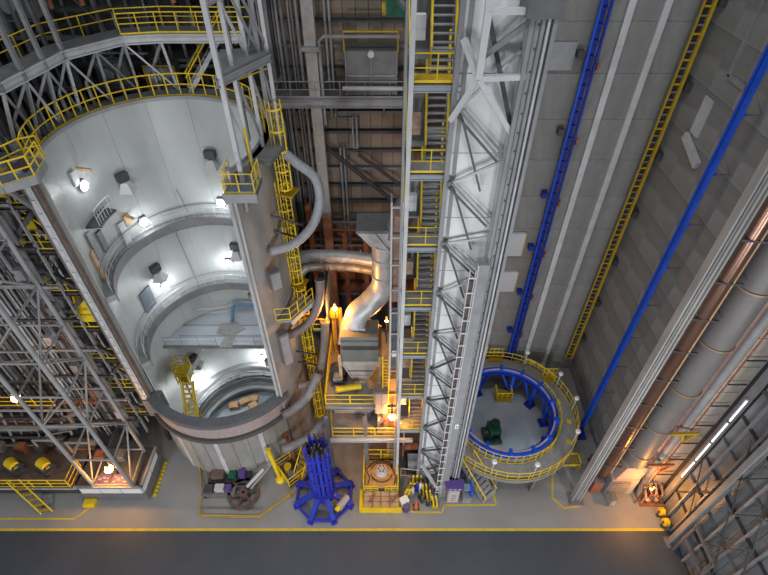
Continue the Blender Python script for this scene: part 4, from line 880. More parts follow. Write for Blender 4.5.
part('body', B().b2((6.25, 17.5, 0.0), (6.95, 18.2, 0.8)), GREY, bcab); part('side', B().b2((6.8, 17.6, 0.8), (6.98, 18.5, 1.7)), BLUE, bcab); part('top', B().b2((6.3, 17.8, 1.5), (6.8, 18.3, 1.62)), mat('pale_blue_top', (0.2, 0.3, 0.42), 0.5), bcab)

# ---- ring platform in the concrete cell
RCN = (10.4, 24.2)
rpf = thing('ring_platform', 'round grey walkway platform with yellow inner and outer railings in the concrete cell', 'platform', (*RCN, 0))
part('deck', B().ring(RCN, 4.55, 6.05, 2.2, 2.4, 0, 360, 56), mat('ring_deck', (0.30, 0.295, 0.28), 0.6, var=0.1), rpf)
part('edge_fascia', B().ring(RCN, 6.05, 6.1, 2.1, 2.45, 0, 360, 56), GREY, rpf); part('inner_fascia', B().ring(RCN, 4.5, 4.55, 2.1, 2.45, 0, 360, 56), YELD, rpf)
railing(rpf, arcpts(RCN, 6.0, 2.4, 0, 360, 44), YEL, 1.1, 1.7, 0.042, 'outer_railing'); railing(rpf, arcpts(RCN, 4.62, 2.4, 175, 395, 30), YEL, 1.1, 1.5, 0.042, 'inner_railing')
for i in range(12):
    a = R(15+30*i); part('post', B().beam((RCN[0]+5.9*math.cos(a), RCN[1]+5.9*math.sin(a), 0), (RCN[0]+5.9*math.cos(a), RCN[1]+5.9*math.sin(a), 2.2), 0.25), GREYD, rpf)
for a, r in ((14, 5.2), (-8, 5.5), (-28, 5.6)): part('deck_mark', B().box((RCN[0]+r*math.cos(R(a)), RCN[1]+r*math.sin(R(a)), 2.41), (0.4, 0.4, 0.03), R(a)), YEL, rpf)
for a in (62, 52, 42): part('pipe_loop', B().pipe(arcpts(RCN, 6.25, 3.0, a, a-9, 4), 0.08, 6), YEL, rpf)
for n_, (a, z) in enumerate(((88, 3.0), (38, 2.5))):
    gt = part('service_gate', B().b2((-0.6+RCN[0]+6.1*math.cos(R(a)), RCN[1]+6.1*math.sin(R(a))-0.4, 2.4), (0.6+RCN[0]+6.1*math.cos(R(a)), RCN[1]+6.1*math.sin(R(a))+0.2, 2.5)), YELD, rpf)
    railing(rpf, [(-0.6+RCN[0]+6.1*math.cos(R(a)), RCN[1]+6.1*math.sin(R(a))+0.1, 2.5), (0.6+RCN[0]+6.1*math.cos(R(a)), RCN[1]+6.1*math.sin(R(a))+0.1, 2.5)], YEL, 1.2, 0.4, 0.05, 'gate_railing')
br = thing('blue_support_ring', 'large royal blue support ring on braced blue legs inside the ring platform', 'ring', (*RCN, 0))
part('ring_beam', B().ring(RCN, 4.05, 4.38, 2.75, 3.3, 0, 360, 64), BLUE, br)
part('top_track', B().ring(RCN, 4.02, 4.16, 3.3, 3.36, 0, 360, 64), mat('track_mauve', (0.50, 0.40, 0.46), 0.4), br); part('inner_lip', B().ring(RCN, 3.8, 4.0, 2.9, 3.0, 0, 360, 64), BLUED, br)
for i in range(14):
    a = 360*i/14+8; piece('ring_pad', unit_box(BLUE, (0.5, 0.24, 0.34)), br, (RCN[0]+4.2*math.cos(R(a)), RCN[1]+4.2*math.sin(R(a)), 3.45), (0, 0, R(a)))
for i, a in enumerate((8, 38, 68, 112, 150, 200, 340)):
    x, y = RCN[0]+4.05*math.cos(R(a)), RCN[1]+4.05*math.sin(R(a)); lg_ = part('leg', B().beam((x, y, 0), (x, y, 2.8), 0.26), BLUE, br)
    part('foot', B().box((x, y, 0.1), (0.8, 0.8, 0.2), R(a)), BLUED, lg_)
    a2 = a+15; part('brace', B().beam((x, y, 0.3), (RCN[0]+4.05*math.cos(R(a2)), RCN[1]+4.05*math.sin(R(a2)), 2.8), 0.17), BLUE, lg_)
    a2 = a-13; part('brace', B().beam((x, y, 0.3), (RCN[0]+4.05*math.cos(R(a2)), RCN[1]+4.05*math.sin(R(a2)), 2.8), 0.17), BLUED, lg_)
pit = struct('trim_5', B().ring(RCN, 0.0, 4.4, 0.001, 0.012, 0, 360, 48), PITFL, 'pale blue-grey round floor inside the blue ring', 'floor')
for i, a in enumerate((-110, -78, -30, 2, 28, 62, 100)):
    x, y = RCN[0]+5.85*math.cos(R(a)), RCN[1]+5.85*math.sin(R(a))
    ll = ('in front of the white truss tower', 'at the front of the ring platform', 'at the front right of the ring platform above the yellow hatch', 'at the right of the ring platform near the blue guide rail', 'at the right rear of the ring platform', 'at the rear of the ring platform near the yellow ladder', 'at the rear of the ring platform near the blue ladder')[i]
    t = thing('post_light', 'white post light '+ll, 'lamp', (x, y, 2.4), 'post lights round the ring platform')
    part('post', B().tube((x, y, 2.4), (x, y, 4.3), 0.06, 8), PALE, t)
    part('head', B().lathe((x, y, 4.3), [(0.05, 0), (0.2, 0.05), (0.22, 0.15), (0.16, 0.26), (0.0, 0.28)], 14), PURE, t); part('collar', B().lathe((x, y, 4.2), [(0.1, 0), (0.12, 0.1), (0.08, 0.14)], 10), GREYD, t)
gmch = thing('green_machine', 'dark green machine standing on the floor inside the blue ring', 'machine', (9.4, 23.3, 0))
part('base', B().box((9.5, 23.4, 0.15), (1.5, 1.7, 0.3), 0.1), GREEN, gmch); part('body', B().box((9.6, 23.5, 0.9), (1.0, 1.2, 1.3), 0.1), GREEN, gmch)
part('drum', B().tube((8.75, 23.3, 0.75), (9.2, 23.3, 0.75), 0.45, 14), mat('green_dark', (0.008, 0.05, 0.03), 0.4), gmch); part('top_cover', B().tube((9.2, 23.5, 1.7), (10.0, 23.6, 1.7), 0.36, 12), GREEN, gmch)
part('wheel', B().tube((9.9, 22.75, 0.5), (9.9, 22.6, 0.5), 0.35, 14), DARKSTEEL, gmch); part('hose_reel', B().ring((9.6, 23.5), 0.15, 0.4, 2.05, 2.2, 0, 360, 14), mat('green_dark', (0, 0, 0)), gmch)
yb = thing('yellow_crate', 'small yellow railed crate on the floor at the back inside the blue ring', 'crate', (11.2, 27.4, 0))
part('base', B().b2((10.5, 27.0, 0.1), (11.9, 28.0, 0.5)), YELD, yb); railing(yb, [(10.5, 28, 0.5), (10.5, 27, 0.5), (11.9, 27, 0.5), (11.9, 28, 0.5)], YEL, 0.9, 0.5, 0.06, 'crate_rail')
for x in (10.6, 11.8): part('skid', B().b2((x-0.1, 26.9, 0), (x+0.1, 28.1, 0.1)), YELD, yb)
rb = thing('rust_panel', 'rust brown equipment panel against the concrete wall behind the ring', 'panel', (8.8, 30.6, 0))
part('panel', B().b2((7.6, 30.6, 0), (9.8, 30.9, 3.8)), RUST_AND_GLOW, rb); part('frame', B().pipe([(7.6, 30.55, 0.1), (7.6, 30.55, 3.8), (9.8, 30.55, 3.8), (9.8, 30.55, 0.1)], 0.08, 6), YELD, rb)
ys = thing('ring_stair', 'grey stair with yellow railings from the ring platform down to the floor', 'stair', (7.8, 18.9, 0))
stair(ys, (8.5, 17.8, 0.05), (6.7, 19.9, 2.3), 1.3, (0.76, 0.65, 0), TREAD, YEL, 8)
part('upper_deck', B().b2((6.0, 19.6, 2.2), (7.3, 20.6, 2.3)), DECK, ys); part('stair_box', B().b2((6.4, 19.6, 0.2), (7.4, 20.4, 2.2)), PURPLE, ys)
hg = thing('yellow_hatch', 'yellow grating step at the foot of the blue guide rail', 'hatch', (15.3, 20.3, 0))
fr = B().b2((14.2, 19.9, 1.4), (16.2, 20.0, 1.55)).b2((14.2, 20.9, 1.4), (16.2, 21.0, 1.55)).b2((14.2, 19.9, 1.4), (14.3, 21.0, 1.55)).b2((16.1, 19.9, 1.4), (16.2, 21.0, 1.55))
part('frame', fr, YEL, hg)
for k in range(9): piece('grating_bar', unit_box(YELD, (0.06, 0.94, 0.08)), hg, (14.45+0.2*k, 20.45, 1.46))
for x, y in ((14.3, 20), (16.1, 20), (14.3, 20.9), (16.1, 20.9)): part('leg', B().beam((x, y, 0), (x, y, 1.4), 0.1), YELD, hg)

# ---- ladders and rails on the cell walls
bl = thing('blue_wall_ladder', 'long blue ladder frame climbing the concrete back wall', 'ladder', (12.15, 30.6, 2))
for x in (11.87, 12.43): part('stile', B().beam((x, 30.5, 0.2), (x, 30.5, 41), 0.13, 0.16, (0, 1, 0)), BLUE if x < 12 else BLUED, bl)
part('cable_tray', B().b2((12.0, 30.66, 0.2), (12.3, 30.72, 41)), BLUED, bl)
for k in range(46): piece('rung', unit_box(BLUED, (0.5, 0.08, 0.08)), bl, (12.15, 30.5, 1.0+0.85*k))
for k in range(7):
    z = 6+4.8*k
    part('wall_bracket', B().b2((11.3, 30.5, z-0.2), (11.7, 31, z+0.2)), DARKSTEEL if k > 3 else BLUED, bl); part('clamp', B().b2((12.6, 30.5, z-0.9), (12.75, 30.9, z-0.5)), RUST_AND_GLOW, bl)
yl2 = thing('yellow_cable_ladder', 'long yellow cable ladder climbing the corner of the concrete cell', 'ladder', (17.6, 30.3, 2.4))
part('stile', B().beam((17.36, 30.35, 2.4), (17.36, 30.35, 41), 0.08, 0.14, (0, 1, 0)), YELD, yl2); part('stile', B().beam((17.9, 30.3, 2.4), (17.9, 30.3, 41), 0.16, 0.2, (0, 1, 0)), YELD, yl2)
part('cable_bundle', B().b2((17.45, 30.45, 2.4), (17.8, 30.6, 41)), mat('cable_black', (0.03, 0.03, 0.033), 0.6, var=0.3), yl2)
for k in range(80): piece('rung', unit_box(GREYD if k % 3 else YELD, (0.5, 0.1, 0.1)), yl2, (17.63, 30.36, 3.0+0.47*k))
for k in range(8): part('wall_bracket', B().b2((18.1, 30.1, 5+4.6*k), (18.45, 30.5, 5.5+4.6*k)), DARKSTEEL, yl2)
bg = thing('blue_guide_rail', 'bright blue twin guide rail standing off the concrete side wall', 'rail', (17.3, 23.6, 0.2))
for y in (23.45, 23.75): part('rail', B().b2((17.18, y-0.09, 0.2), (17.4, y+0.09, 41)), BLUE, bg)
part('web', B().b2((17.27, 23.45, 0.2), (17.32, 23.75, 41)), BLUED, bg)
for k in range(12): part('bracket', B().b2((17.3, 23.6, 3+3.3*k), (17.75, 23.7, 3.14+3.3*k)), BLUE, bg); part('bracket_rod', B().b2((17.7, 23.62, 3.02+3.3*k), (18.56, 23.68, 3.08+3.3*k)), GREYD, bg); 
part('foot', B().box((17.25, 23.6, 0.15), (1.1, 1.1, 0.3)), BLUED, bg)
for k in range(3): part('foot_clamp', B().box((16.9, 23.2, 0.9+0.6*k), (0.5, 0.3, 0.2)), BLUED, bg)

# ---- grey column, ducts and pipes of the right bay
gc = thing('building_column', 'heavy pale grey building column at the front edge of the concrete cell', 'column', (15.9, 18, 0))
COLP = mat('column_pale', (0.38, 0.365, 0.35), 0.7, var=0.18, scale=1.2, stretch=(1, 1, 0.3), dirt=(0.24, 0.23, 0.22), dirt_amt=0.6)
for x in (15.12, 15.72): part('flange', B().b2((x-0.05, 17.6, 0), (x+0.05, 18.05, 41)), COLP, gc)
part('web', B().b2((15.15, 17.75, 0), (15.7, 17.9, 41)), COLP, gc)
part('front_strip', B().b2((15.3, 17.66, 0), (15.38, 17.75, 41)), GREY, gc); part('front_strip', B().b2((15.48, 17.66, 0), (15.6, 17.75, 41)), COLP, gc)
part('base_plate', B().b2((14.85, 17.3, 0), (16.0, 18.3, 0.12)), GREYD, gc)
for k in range(5): part('conduit', B().tube((16.0+0.13*k, 18.4, 0.4), (16.0+0.13*k, 18.4, 41), 0.045, 6), DARKSTEEL, gc)
cpp = thing('copper_pipe', 'tall coppery brown pipe clamped beside the grey column', 'pipe', (17.9, 19.2, 1))
part('pipe', B().tube((17.4, 19.0, 3.4), (17.4, 19.0, 41), 0.46, 18), COPPER, cpp); part('stripe_conduit', B().tube((17.62, 18.55, 3), (17.62, 18.55, 41), 0.05, 8), TAN, cpp)
part('lower_bend', B().pipe(smooth([(17.4, 19.0, 3.6), (17.4, 19.0, 2.0), (17.4, 19.7, 1.2), (17.4, 20.7, 1.1)], 4), 0.46, 16), COPPER, cpp)
for k in range(13): part('clamp', B().beam((16.6, 18.7, 4+2.7*k), (18.1, 18.5, 4+2.7*k), 0.12), DARKSTEEL, cpp)
for x in (16.7,): part('ladder_rail', B().beam((x, 19.3, 0), (x, 19.3, 41), 0.16), DARKSTEEL, cpp)
ld = thing('large_duct', 'very large grey round duct ending in a louvred intake box', 'duct', (19.9, 19.3, 0))
LDX, LDY = 19.25, 19.1
part('pipe', B().tube((LDX, LDY, 4.2), (LDX, LDY, 41), 0.92, 28), DUCT, ld)
for z in (5.6, 9.2, 13.6, 18, 22.4, 26.8): part('band', B().ring((LDX, LDY), 0.91, 0.99, z-0.06, z+0.06, 0, 360, 28), mat('band_bronze', (0.36, 0.24, 0.14), 0.5, 0.3), ld)
part('transition', B().frus((LDX-0.3, LDY, 2.6), (1.9, 1.8), (LDX, LDY, 4.3), (1.75, 1.75)), mat('intake_pale', (0.42, 0.33, 0.28), 0.6, var=0.12), ld)
ib = part('intake_box', B().b2((LDX-1.5, LDY-1.0, 0.3), (LDX+0.6, LDY+1.0, 2.6)), mat('intake_pale', (0, 0, 0)), ld)
for k in range(7): piece('louvre_slat', unit_box(GREYD, (0.1, 1.9, 0.2)), ib, (LDX-1.55, LDY, 0.5+0.31*k), (0, 0.6, 0))
for k in range(7): piece('louvre_slat', unit_box(GREYD, (1.5, 0.1, 0.2)), ib, (LDX-0.7, LDY-1.04, 0.5+0.31*k), (0.6, 0, 0))
tp = thing('thin_duct_pair', 'pair of thinner duct pipes, one reddish and one grey, right of the large duct', 'duct', (21.2, 18.9, 0))
part('red_pipe', B().tube((20.35, 18.95, 3), (20.35, 18.95, 41), 0.26, 14), mat('pipe_mauve', (0.27, 0.17, 0.15), 0.45, 0.2, var=0.15), tp, 'reddish pipe')
part('grey_pipe', B().tube((20.85, 18.8, 2), (20.85, 18.8, 41), 0.26, 16), GREY, tp, 'grey pipe'); part('rust_pipe', B().tube((21.15, 18.45, 1.4), (21.15, 18.45, 41), 0.07, 8), RUST_AND_GLOW, tp)
part('bend', B().pipe(smooth([(20.85, 18.8, 2.2), (20.8, 18.6, 1.2), (20.6, 18.3, 0.7), (20.5, 18.0, 0.2)], 4), 0.26, 14), GREYD, tp)
for k in range(9): part('hanger_bar', B().beam((20.95, 18.2, 3.4+2.3*k), (22.1, 18.2, 3.4+2.3*k), 0.08), DARKSTEEL, tp)
for i, (z, l) in enumerate(((5.0, 'lower'), (9.4, 'upper'))):
    t = thing('pipe_bracket', 'orange-yellow triangular pipe bracket holding the ducts, %s of two' % l, 'bracket', (20.6, 17.9, z), 'pipe brackets')
    part('arm', B().beam((19.6, 18.1, z), (21.5, 18.1, z+0.1), 0.18), YELD if i else RUST_AND_GLOW, t); part('gusset', B().beam((20.3, 18.1, z), (20.8, 18.1, z-1.0), 0.14), YELD if i else RUST_AND_GLOW, t); part('drop', B().beam((20.8, 18.1, z-1.0), (21.3, 18.1, z), 0.14), YELD if i else RUST_AND_GLOW, t)
vm = thing('valve_manifold', 'rusty valve and pipe manifold on the floor under the pale bay wall', 'machine', (21.2, 17.6, 0))
for k in range(5): part('pipe', B().pipe([(20.6+0.3*k, 17.5, 0.1), (20.6+0.3*k, 17.5, 1.2+0.3*(k % 3)), (20.7+0.3*k, 18.2, 1.4+0.3*(k % 3))], 0.09, 8), RUST_AND_GLOW if k % 2 else CLAY, vm)
for k in range(4): part('valve', B().lathe((20.75+0.32*k, 17.4, 0.9+0.25*(k % 2)), [(0.0, -0.15), (0.18, -0.05), (0.18, 0.05), (0.0, 0.15)], 10), DARKSTEEL if k % 2 else TAN, vm)
part('base', B().b2((20.4, 17.2, 0), (22.0, 18.3, 0.12)), RUST_AND_GLOW, vm)
cs_ = thing('corner_post', 'grey corner post with a vertical run of tube lights', 'column', (22.2, 17.6, 0))
part('post', B().b2((22.06, 17.4, 0), (22.28, 17.85, 41)), GREY, cs_)
for k, l in enumerate(('lowest', 'second from bottom', 'third from bottom', 'topmost')):
    z0 = 4.6+2.5*k
    t = thing('tube_light', 'white fluorescent tube upright on the corner post, %s of four' % l, 'lamp', (21.95, 17.4, z0), 'tube lights on the corner post')
    part('housing', B().b2((21.92, 17.4, z0), (22.06, 17.55, z0+2.3)), PALE, t); part('tube', B().tube((21.92, 17.38, z0+0.05), (21.92, 17.38, z0+2.25), 0.04, 8), LAMPT, t); part('end_cap', B().b2((21.86, 17.3, z0), (22.0, 17.42, z0+0.06)), GREYD, t)
for i, (x, y, z, d, l) in enumerate(((17.1, 18.6, 0, (0.8, 0.6, 1.6), 'rusty floor cabinet right of the heavy grey column'), (18.1, 18.0, 0, (0.4, 1.6, 1.0), 'pale slab cabinet standing before the louvred intake'))):
    t = thing('floor_cabinet', l, 'cabinet', (x, y, z)); part('body', B().box((x, y, d[2]/2+0.08), d), (RUST_AND_GLOW, HOPPALE)[i], t); part('plinth', B().box((x, y, 0.04), (d[0]*0.9, d[1]*0.9, 0.08)), DARKSTEEL, t); part('lid', B().box((x, y, d[2]+0.1), (d[0]*1.05, d[1]*1.05, 0.05)), GREYD, t)
t = thing('bay_step', 'small yellow framed step between the column and the ducts', 'step', (17.4, 20.0, 2))
part('deck', B().b2((16.9, 19.9, 2.0), (18.3, 20.6, 2.1)), DARKSTEEL, t); part('frame', B().pipe([(16.9, 19.9, 2.1), (16.9, 19.9, 2.6), (18.3, 19.9, 2.6), (18.3, 19.9, 2.1)], 0.05, 6), YEL, t)
for x in (17, 18.2): part('leg', B().beam((x, 20.3, 0), (x, 20.3, 2), 0.1), DARKSTEEL, t)

# ================================================================== FOREGROUND ON THE FLOOR
# blue octagonal stand with a bundle of upright tubes
BX, BY = -4.8, 18.05
SBLUE = mat('stand_blue', (0.02, 0.045, 0.42), 0.4, var=0.2, scale=2)
bs = thing('blue_stand', 'blue octagonal floor stand carrying a round bundle of tall blue tubes', 'stand', (BX, BY, 0))
V = [(BX+2.3*math.cos(R(22.5+45*i)), BY+2.2*math.sin(R(22.5+45*i))) for i in range(8)]
for i in range(8):
    p, q = V[i], V[(i+1) % 8]
    part('base_beam', B().beam((*p, 0.32), (*q, 0.32), 0.2, 0.28), BLUEV, bs)
    a = R(22.5+45*i); arm = part('arm', B().beam((BX+0.7*math.cos(a), BY+0.7*math.sin(a), 1.15), (BX+2.35*math.cos(a), BY+2.25*math.sin(a), 0.45), 0.36, 0.4), SBLUE, bs)
    part('foot_pad', B().box((BX+2.3*math.cos(a), BY+2.2*math.sin(a), 0.09), (0.5, 0.45, 0.18), a), BLUEV, arm)
part('hub', B().ring((BX, BY), 0.3, 0.95, 0.7, 1.5, 0, 360, 24), BLUEV, bs)
for i in range(14):
    a = R(360*i/14); h = 7.5+0.35*(i % 3)
    part('tube', B().beam((BX+0.76*math.cos(a), BY+0.76*math.sin(a), 1.2), (BX+0.8*math.cos(a), BY+0.8*math.sin(a), h), 0.24, 0.17), SBLUE if i % 2 else BLUEV, bs)
    part('tube_cap', B().box((BX+0.8*math.cos(a), BY+0.8*math.sin(a), h+0.12), (0.2, 0.16, 0.24), a), DARKSTEEL, bs)
part('core', B().tube((BX, BY, 1.0), (BX, BY, 6.6), 0.5, 16), DARKSTEEL, bs)
for z in (1.7, 3.6, 5.5, 7.1): part('hoop', B().ring((BX, BY), 0.62, 0.9, z-0.1, z+0.1, 0, 360, 24), BLUEV, bs)
for k in range(6): part('inner_rod', B().tube((BX+0.3*math.cos(k), BY+0.3*math.sin(k), 6.5), (BX+0.34*math.cos(k), BY+0.34*math.sin(k), 7.6), 0.07, 8), GREYD, bs)
dm = part('drive_motor', B().tube((BX+1.3, BY-1.35, 1.1), (BX+1.9, BY-0.5, 1.1), 0.28, 12), HOPPALE, bs); part('motor_end', B().tube((BX+1.12, BY-1.6, 1.1), (BX+1.3, BY-1.35, 1.1), 0.2, 12), YEL, dm); part('motor_base', B().box((BX+1.6, BY-0.95, 0.75), (0.4, 1.1, 0.2), -0.6), GREY, dm)

# yellow turntable machine
ym = thing('turntable_machine', 'yellow railed machine with a tan turntable and a grey hub in the middle', 'machine', (-0.25, 18.6, 0))
part('base', B().b2((-1.7, 16.95, 0), (1.2, 20.6, 0.35)), YEL, ym); part('front_beam', B().b2((-1.95, 16.7, 0.0), (1.4, 16.95, 0.45)), YEL, ym); part('front_beam', B().b2((-1.95, 16.7, 0.0), (-1.7, 18.4, 0.5)), YEL, ym)
for k in range(3): part(('step_low', 'step_mid', 'step_high')[k], B().b2((-1.55, 17.0+0.36*k, 0.35), (1.1, 17.32+0.36*k, 0.6+0.15*k)), TAN, ym)
for x in (-0.9, -0.25, 0.45): part('step_divider', B().b2((x-0.03, 17.0, 0.35), (x+0.03, 18.0, 0.95)), RUST_AND_GLOW, ym)
part('table_body', B().b2((-1.6, 18.1, 0.35), (1.1, 20.7, 1.1)), DARKSTEEL, ym); part('table_top', B().b2((-1.5, 18.2, 1.1), (1.0, 20.5, 1.25)), mat('table_orange', (0.55, 0.31, 0.10), 0.55, var=0.18), ym)
part('hub', B().lathe((-0.2, 19.45, 1.25), [(0.5, 0), (0.5, 0.25), (0.4, 0.35), (0.4, 0.6), (0.0, 0.6)], 24), PALE, ym)
for k in range(6): piece('hub_bolt', unit_box(DARKSTEEL, (0.1, 0.1, 0.1)), ym, (-0.2+0.26*math.cos(k*1.047), 19.45+0.26*math.sin(k*1.047), 1.88))
CBL = mat('cable_black', (0, 0, 0))
for r_, a0, a1, cy in ((0.9, 20, 160, 19.4), (1.2, 30, 150, 19.25), (0.9, 195, 345, 19.5)): part('hose', B().pipe(arcpts((-0.2, cy), r_, 1.3, a0, a1, 12), 0.04, 6), CBL, ym)
for x in (-1.3, 0.8): part('hose', B().pipe(smooth([(x, 18.4, 1.3), (x+0.12, 19.0, 1.3), (x-0.1, 19.7, 1.3), (x*0.6, 20.35, 1.3)], 4), 0.04, 6), CBL, ym)
for x in (-1.2, -0.2, 0.7): part('pad', B().b2((x-0.25, 20.2, 1.25), (x+0.25, 20.4, 1.32)), CLAY, ym)
railing(ym, [(-1.6, 18.15, 1.1), (-1.6, 20.7, 1.1), (1.1, 20.7, 1.1), (1.1, 18.15, 1.1)], YEL, 1.5, 1.3, 0.065, 'guard_rail')
railing(ym, [(-1.6, 18.1, 0.9), (-0.5, 18.1, 0.9)], YEL, 0.7, 0.55, 0.05, 'guard_rail'); railing(ym, [(0.1, 18.1, 0.9), (1.1, 18.1, 0.9)], YEL, 0.7, 0.5, 0.05, 'guard_rail')
for x in (-1.2, 0.6): part('actuator', B().tube((x, 17.2, 0.85), (x+0.5, 17.7, 1.0), 0.08, 8), RUST_AND_GLOW, ym)
part('rear_pump', B().box((0.5, 20.95, 0.9), (1.1, 0.4, 1.8)), YELD, ym)

# handling skid and rusty wheel left of the blue stand
sk = thing('equipment_skid', 'dark flat equipment skid with purple and grey units beside the tank', 'machine', (-13, 18.6, 0))
part('frame', B().b2((-14.4, 18.95, 0.1), (-11.0, 20.1, 0.5)), DARKSTEEL, sk); part('frame', B().b2((-14.7, 17.9, 0.1), (-12.0, 18.8, 0.5)), GREYD, sk)
part('unit', B().box((-13.6, 19.5, 0.8), (1.0, 0.8, 0.6)), mat('skid_brown', (0.14, 0.10, 0.085), 0.6), sk); part('unit', B().box((-12.4, 19.5, 0.75), (0.6, 0.7, 0.5)), GREEN, sk); part('unit', B().box((-11.6, 19.5, 0.9), (0.5, 0.5, 0.8)), PURPLE, sk)
part('unit', B().box((-13.2, 18.35, 0.8), (0.7, 0.5, 0.5)), PALE, sk); part('unit', B().box((-12.5, 18.35, 0.75), (0.4, 0.5, 0.5)), PURPLE, sk); part('unit', B().box((-14.1, 18.35, 0.7), (0.7, 0.6, 0.35)), DARKSTEEL, sk)
part('hand_rail', B().pipe([(-14.4, 20.1, 0.5), (-14.4, 20.1, 1.4), (-11.0, 20.1, 1.4), (-11.0, 20.1, 0.5)], 0.05, 6), YELD, sk)
part('arm', B().tube((-11.0, 18.4, 0.9), (-9.8, 19.6, 1.5), 0.14, 8), PALE, sk); part('arm', B().tube((-10.7, 18.3, 0.8), (-9.4, 19.9, 1.3), 0.1, 8), GREY, sk)
for x in (-14.4, -12.4): part('caster', B().tube((x, 17.95, 0.12), (x, 17.85, 0.12), 0.12, 10), CBL, sk)
rw = thing('rusty_wheel', 'large rust brown spoked wheel lying beside the equipment skid', 'wheel', (-11.3, 17.9, 0))
WC = (-11.3, 18.1); RW = mat('wheel_rust', (0.11, 0.07, 0.055), 0.7, var=0.3)
part('rim', B().ring(WC, 1.02, 1.28, 0.25, 0.5, 0, 360, 36), RW, rw); part('hub', B().ring(WC, 0.12, 0.36, 0.2, 0.65, 0, 360, 20), RW, rw)
for k in range(6): a = k*1.047+0.3; part('spoke', B().beam((WC[0]+0.3*math.cos(a), WC[1]+0.3*math.sin(a), 0.38), (WC[0]+1.06*math.cos(a), WC[1]+1.06*math.sin(a), 0.38), 0.17, 0.14), RW, rw)
part('pedestal', B().tube((*WC, 0), (*WC, 0.25), 0.5, 16), DARKSTEEL, rw)
ybar = thing('yellow_barrier', 'low yellow chain barrier round the skid and wheel', 'barrier', (-12, 17, 0))
BP = [(-15.4, 20.2), (-14.75, 18.4), (-14.4, 16.4), (-9.7, 16.3), (-7.6, 18.0), (-6.6, 18.9)]
part('chain', B().pipe([(*p, 0.4) for p in BP], 0.05, 6), YELD, ybar)
for p in BP: part('post', B().tube((*p, 0), (*p, 0.5), 0.06, 8), YELD, ybar)
part('chain_low', B().pipe([(*p, 0.12) for p in BP], 0.035, 6), YELD, ybar)
yj = thing('yellow_strut', 'leaning yellow strut with a round foot beside the tank drum', 'strut', (-8.6, 19.4, 0))
part('tube', B().tube((-8.7, 19.6, 0.3), (-9.2, 20.2, 3.2), 0.16, 12, 0.2), YEL, yj); part('foot', B().lathe((-8.6, 19.45, 0), [(0.4, 0), (0.4, 0.12), (0.2, 0.35), (0.0, 0.4)], 16), YEL, yj); part('top_clamp', B().box((-9.25, 20.25, 3.3), (0.4, 0.3, 0.25)), YEL, yj)
ye = thing('yellow_enclosure', 'yellow railed access pit with small steps between the tank and the blue stand', 'platform', (-7.6, 19.6, 0))
EP = [(-9.0, 20.3), (-7.7, 18.7), (-6.4, 19.9), (-6.9, 22.0)]
railing(ye, [(*p, 0.3) for p in EP+EP[:1]], YEL, 1.1, 1.2, 0.06); part('floor_plate', B().prism(EP[::1], 0.05, 0.25), mat('deck_brown', (0, 0, 0)), ye)
stair(ye, (-7.0, 19.3, 0.2), (-6.2, 20.7, 2.4), 0.8, (0.87, -0.5, 0), YELD, YEL, 6)
part('drum', B().tube((-8.0, 20.2, 0.3), (-8.0, 20.2, 0.9), 0.3, 12), YEL, ye); part('pump', B().box((-7.6, 19.6, 0.6), (0.5, 0.4, 0.6)), GREYD, ye); part('pipe', B().beam((-7.6, 21.0, 0.2), (-8.0, 21.6, 3.5), 0.22), RUST_AND_GLOW, ye)

# bay behind the yellow machine
ic = thing('blue_topped_chest', 'pale blue topped chest on a dark frame behind the gas bottles', 'chest', (2.5, 20.3, 0))
part('frame', B().b2((1.9, 19.9, 0), (3.3, 20.8, 1.0)), DARKSTEEL, ic); part('chest', B().b2((2.0, 19.85, 1.0), (3.2, 20.75, 1.7)), GREY, ic); part('lid', B().b2((1.95, 19.8, 1.7), (3.25, 20.8, 1.8)), mat('pale_blue_lid', (0.30, 0.36, 0.46), 0.5), ic)
dk2 = thing('brown_rack', 'dark brown machinery rack under the stair tower', 'rack', (2.2, 22.2, 0))
part('body', B().b2((1.2, 21.6, 0), (3.4, 22.6, 2.6)), mat('deck_brown', (0, 0, 0)), dk2); part('tank', B().tube((1.5, 21.4, 2.0), (2.8, 21.4, 2.0), 0.35, 14), RUST_AND_GLOW, dk2); part('pipe', B().tube((1.6, 21.3, 0), (1.6, 21.3, 4.4), 0.07, 8), PALE, dk2)
for k in range(3): part('shelf', B().b2((1.25, 21.3, 0.5+0.6*k), (3.3, 21.6, 0.56+0.6*k)), RUST_AND_GLOW, dk2)
fence = thing('cart_bay_rail', 'thin pale rail frame behind the gas bottles', 'rail', (2.6, 19.0, 0))
part('top_bar', B().pipe([(1.35, 19.3, 0), (1.35, 19.3, 2.2), (4.1, 19.0, 2.2), (4.1, 19.0, 0)], 0.05, 6), HOPPALE, fence); part('mid_bar', B().tube((1.35, 19.3, 1.1), (4.1, 19.0, 1.1), 0.04, 6), HOPPALE, fence)
ORD = ['leftmost', 'second from left', 'third from left', 'fourth from left', 'third from right', 'second from right', 'rightmost']
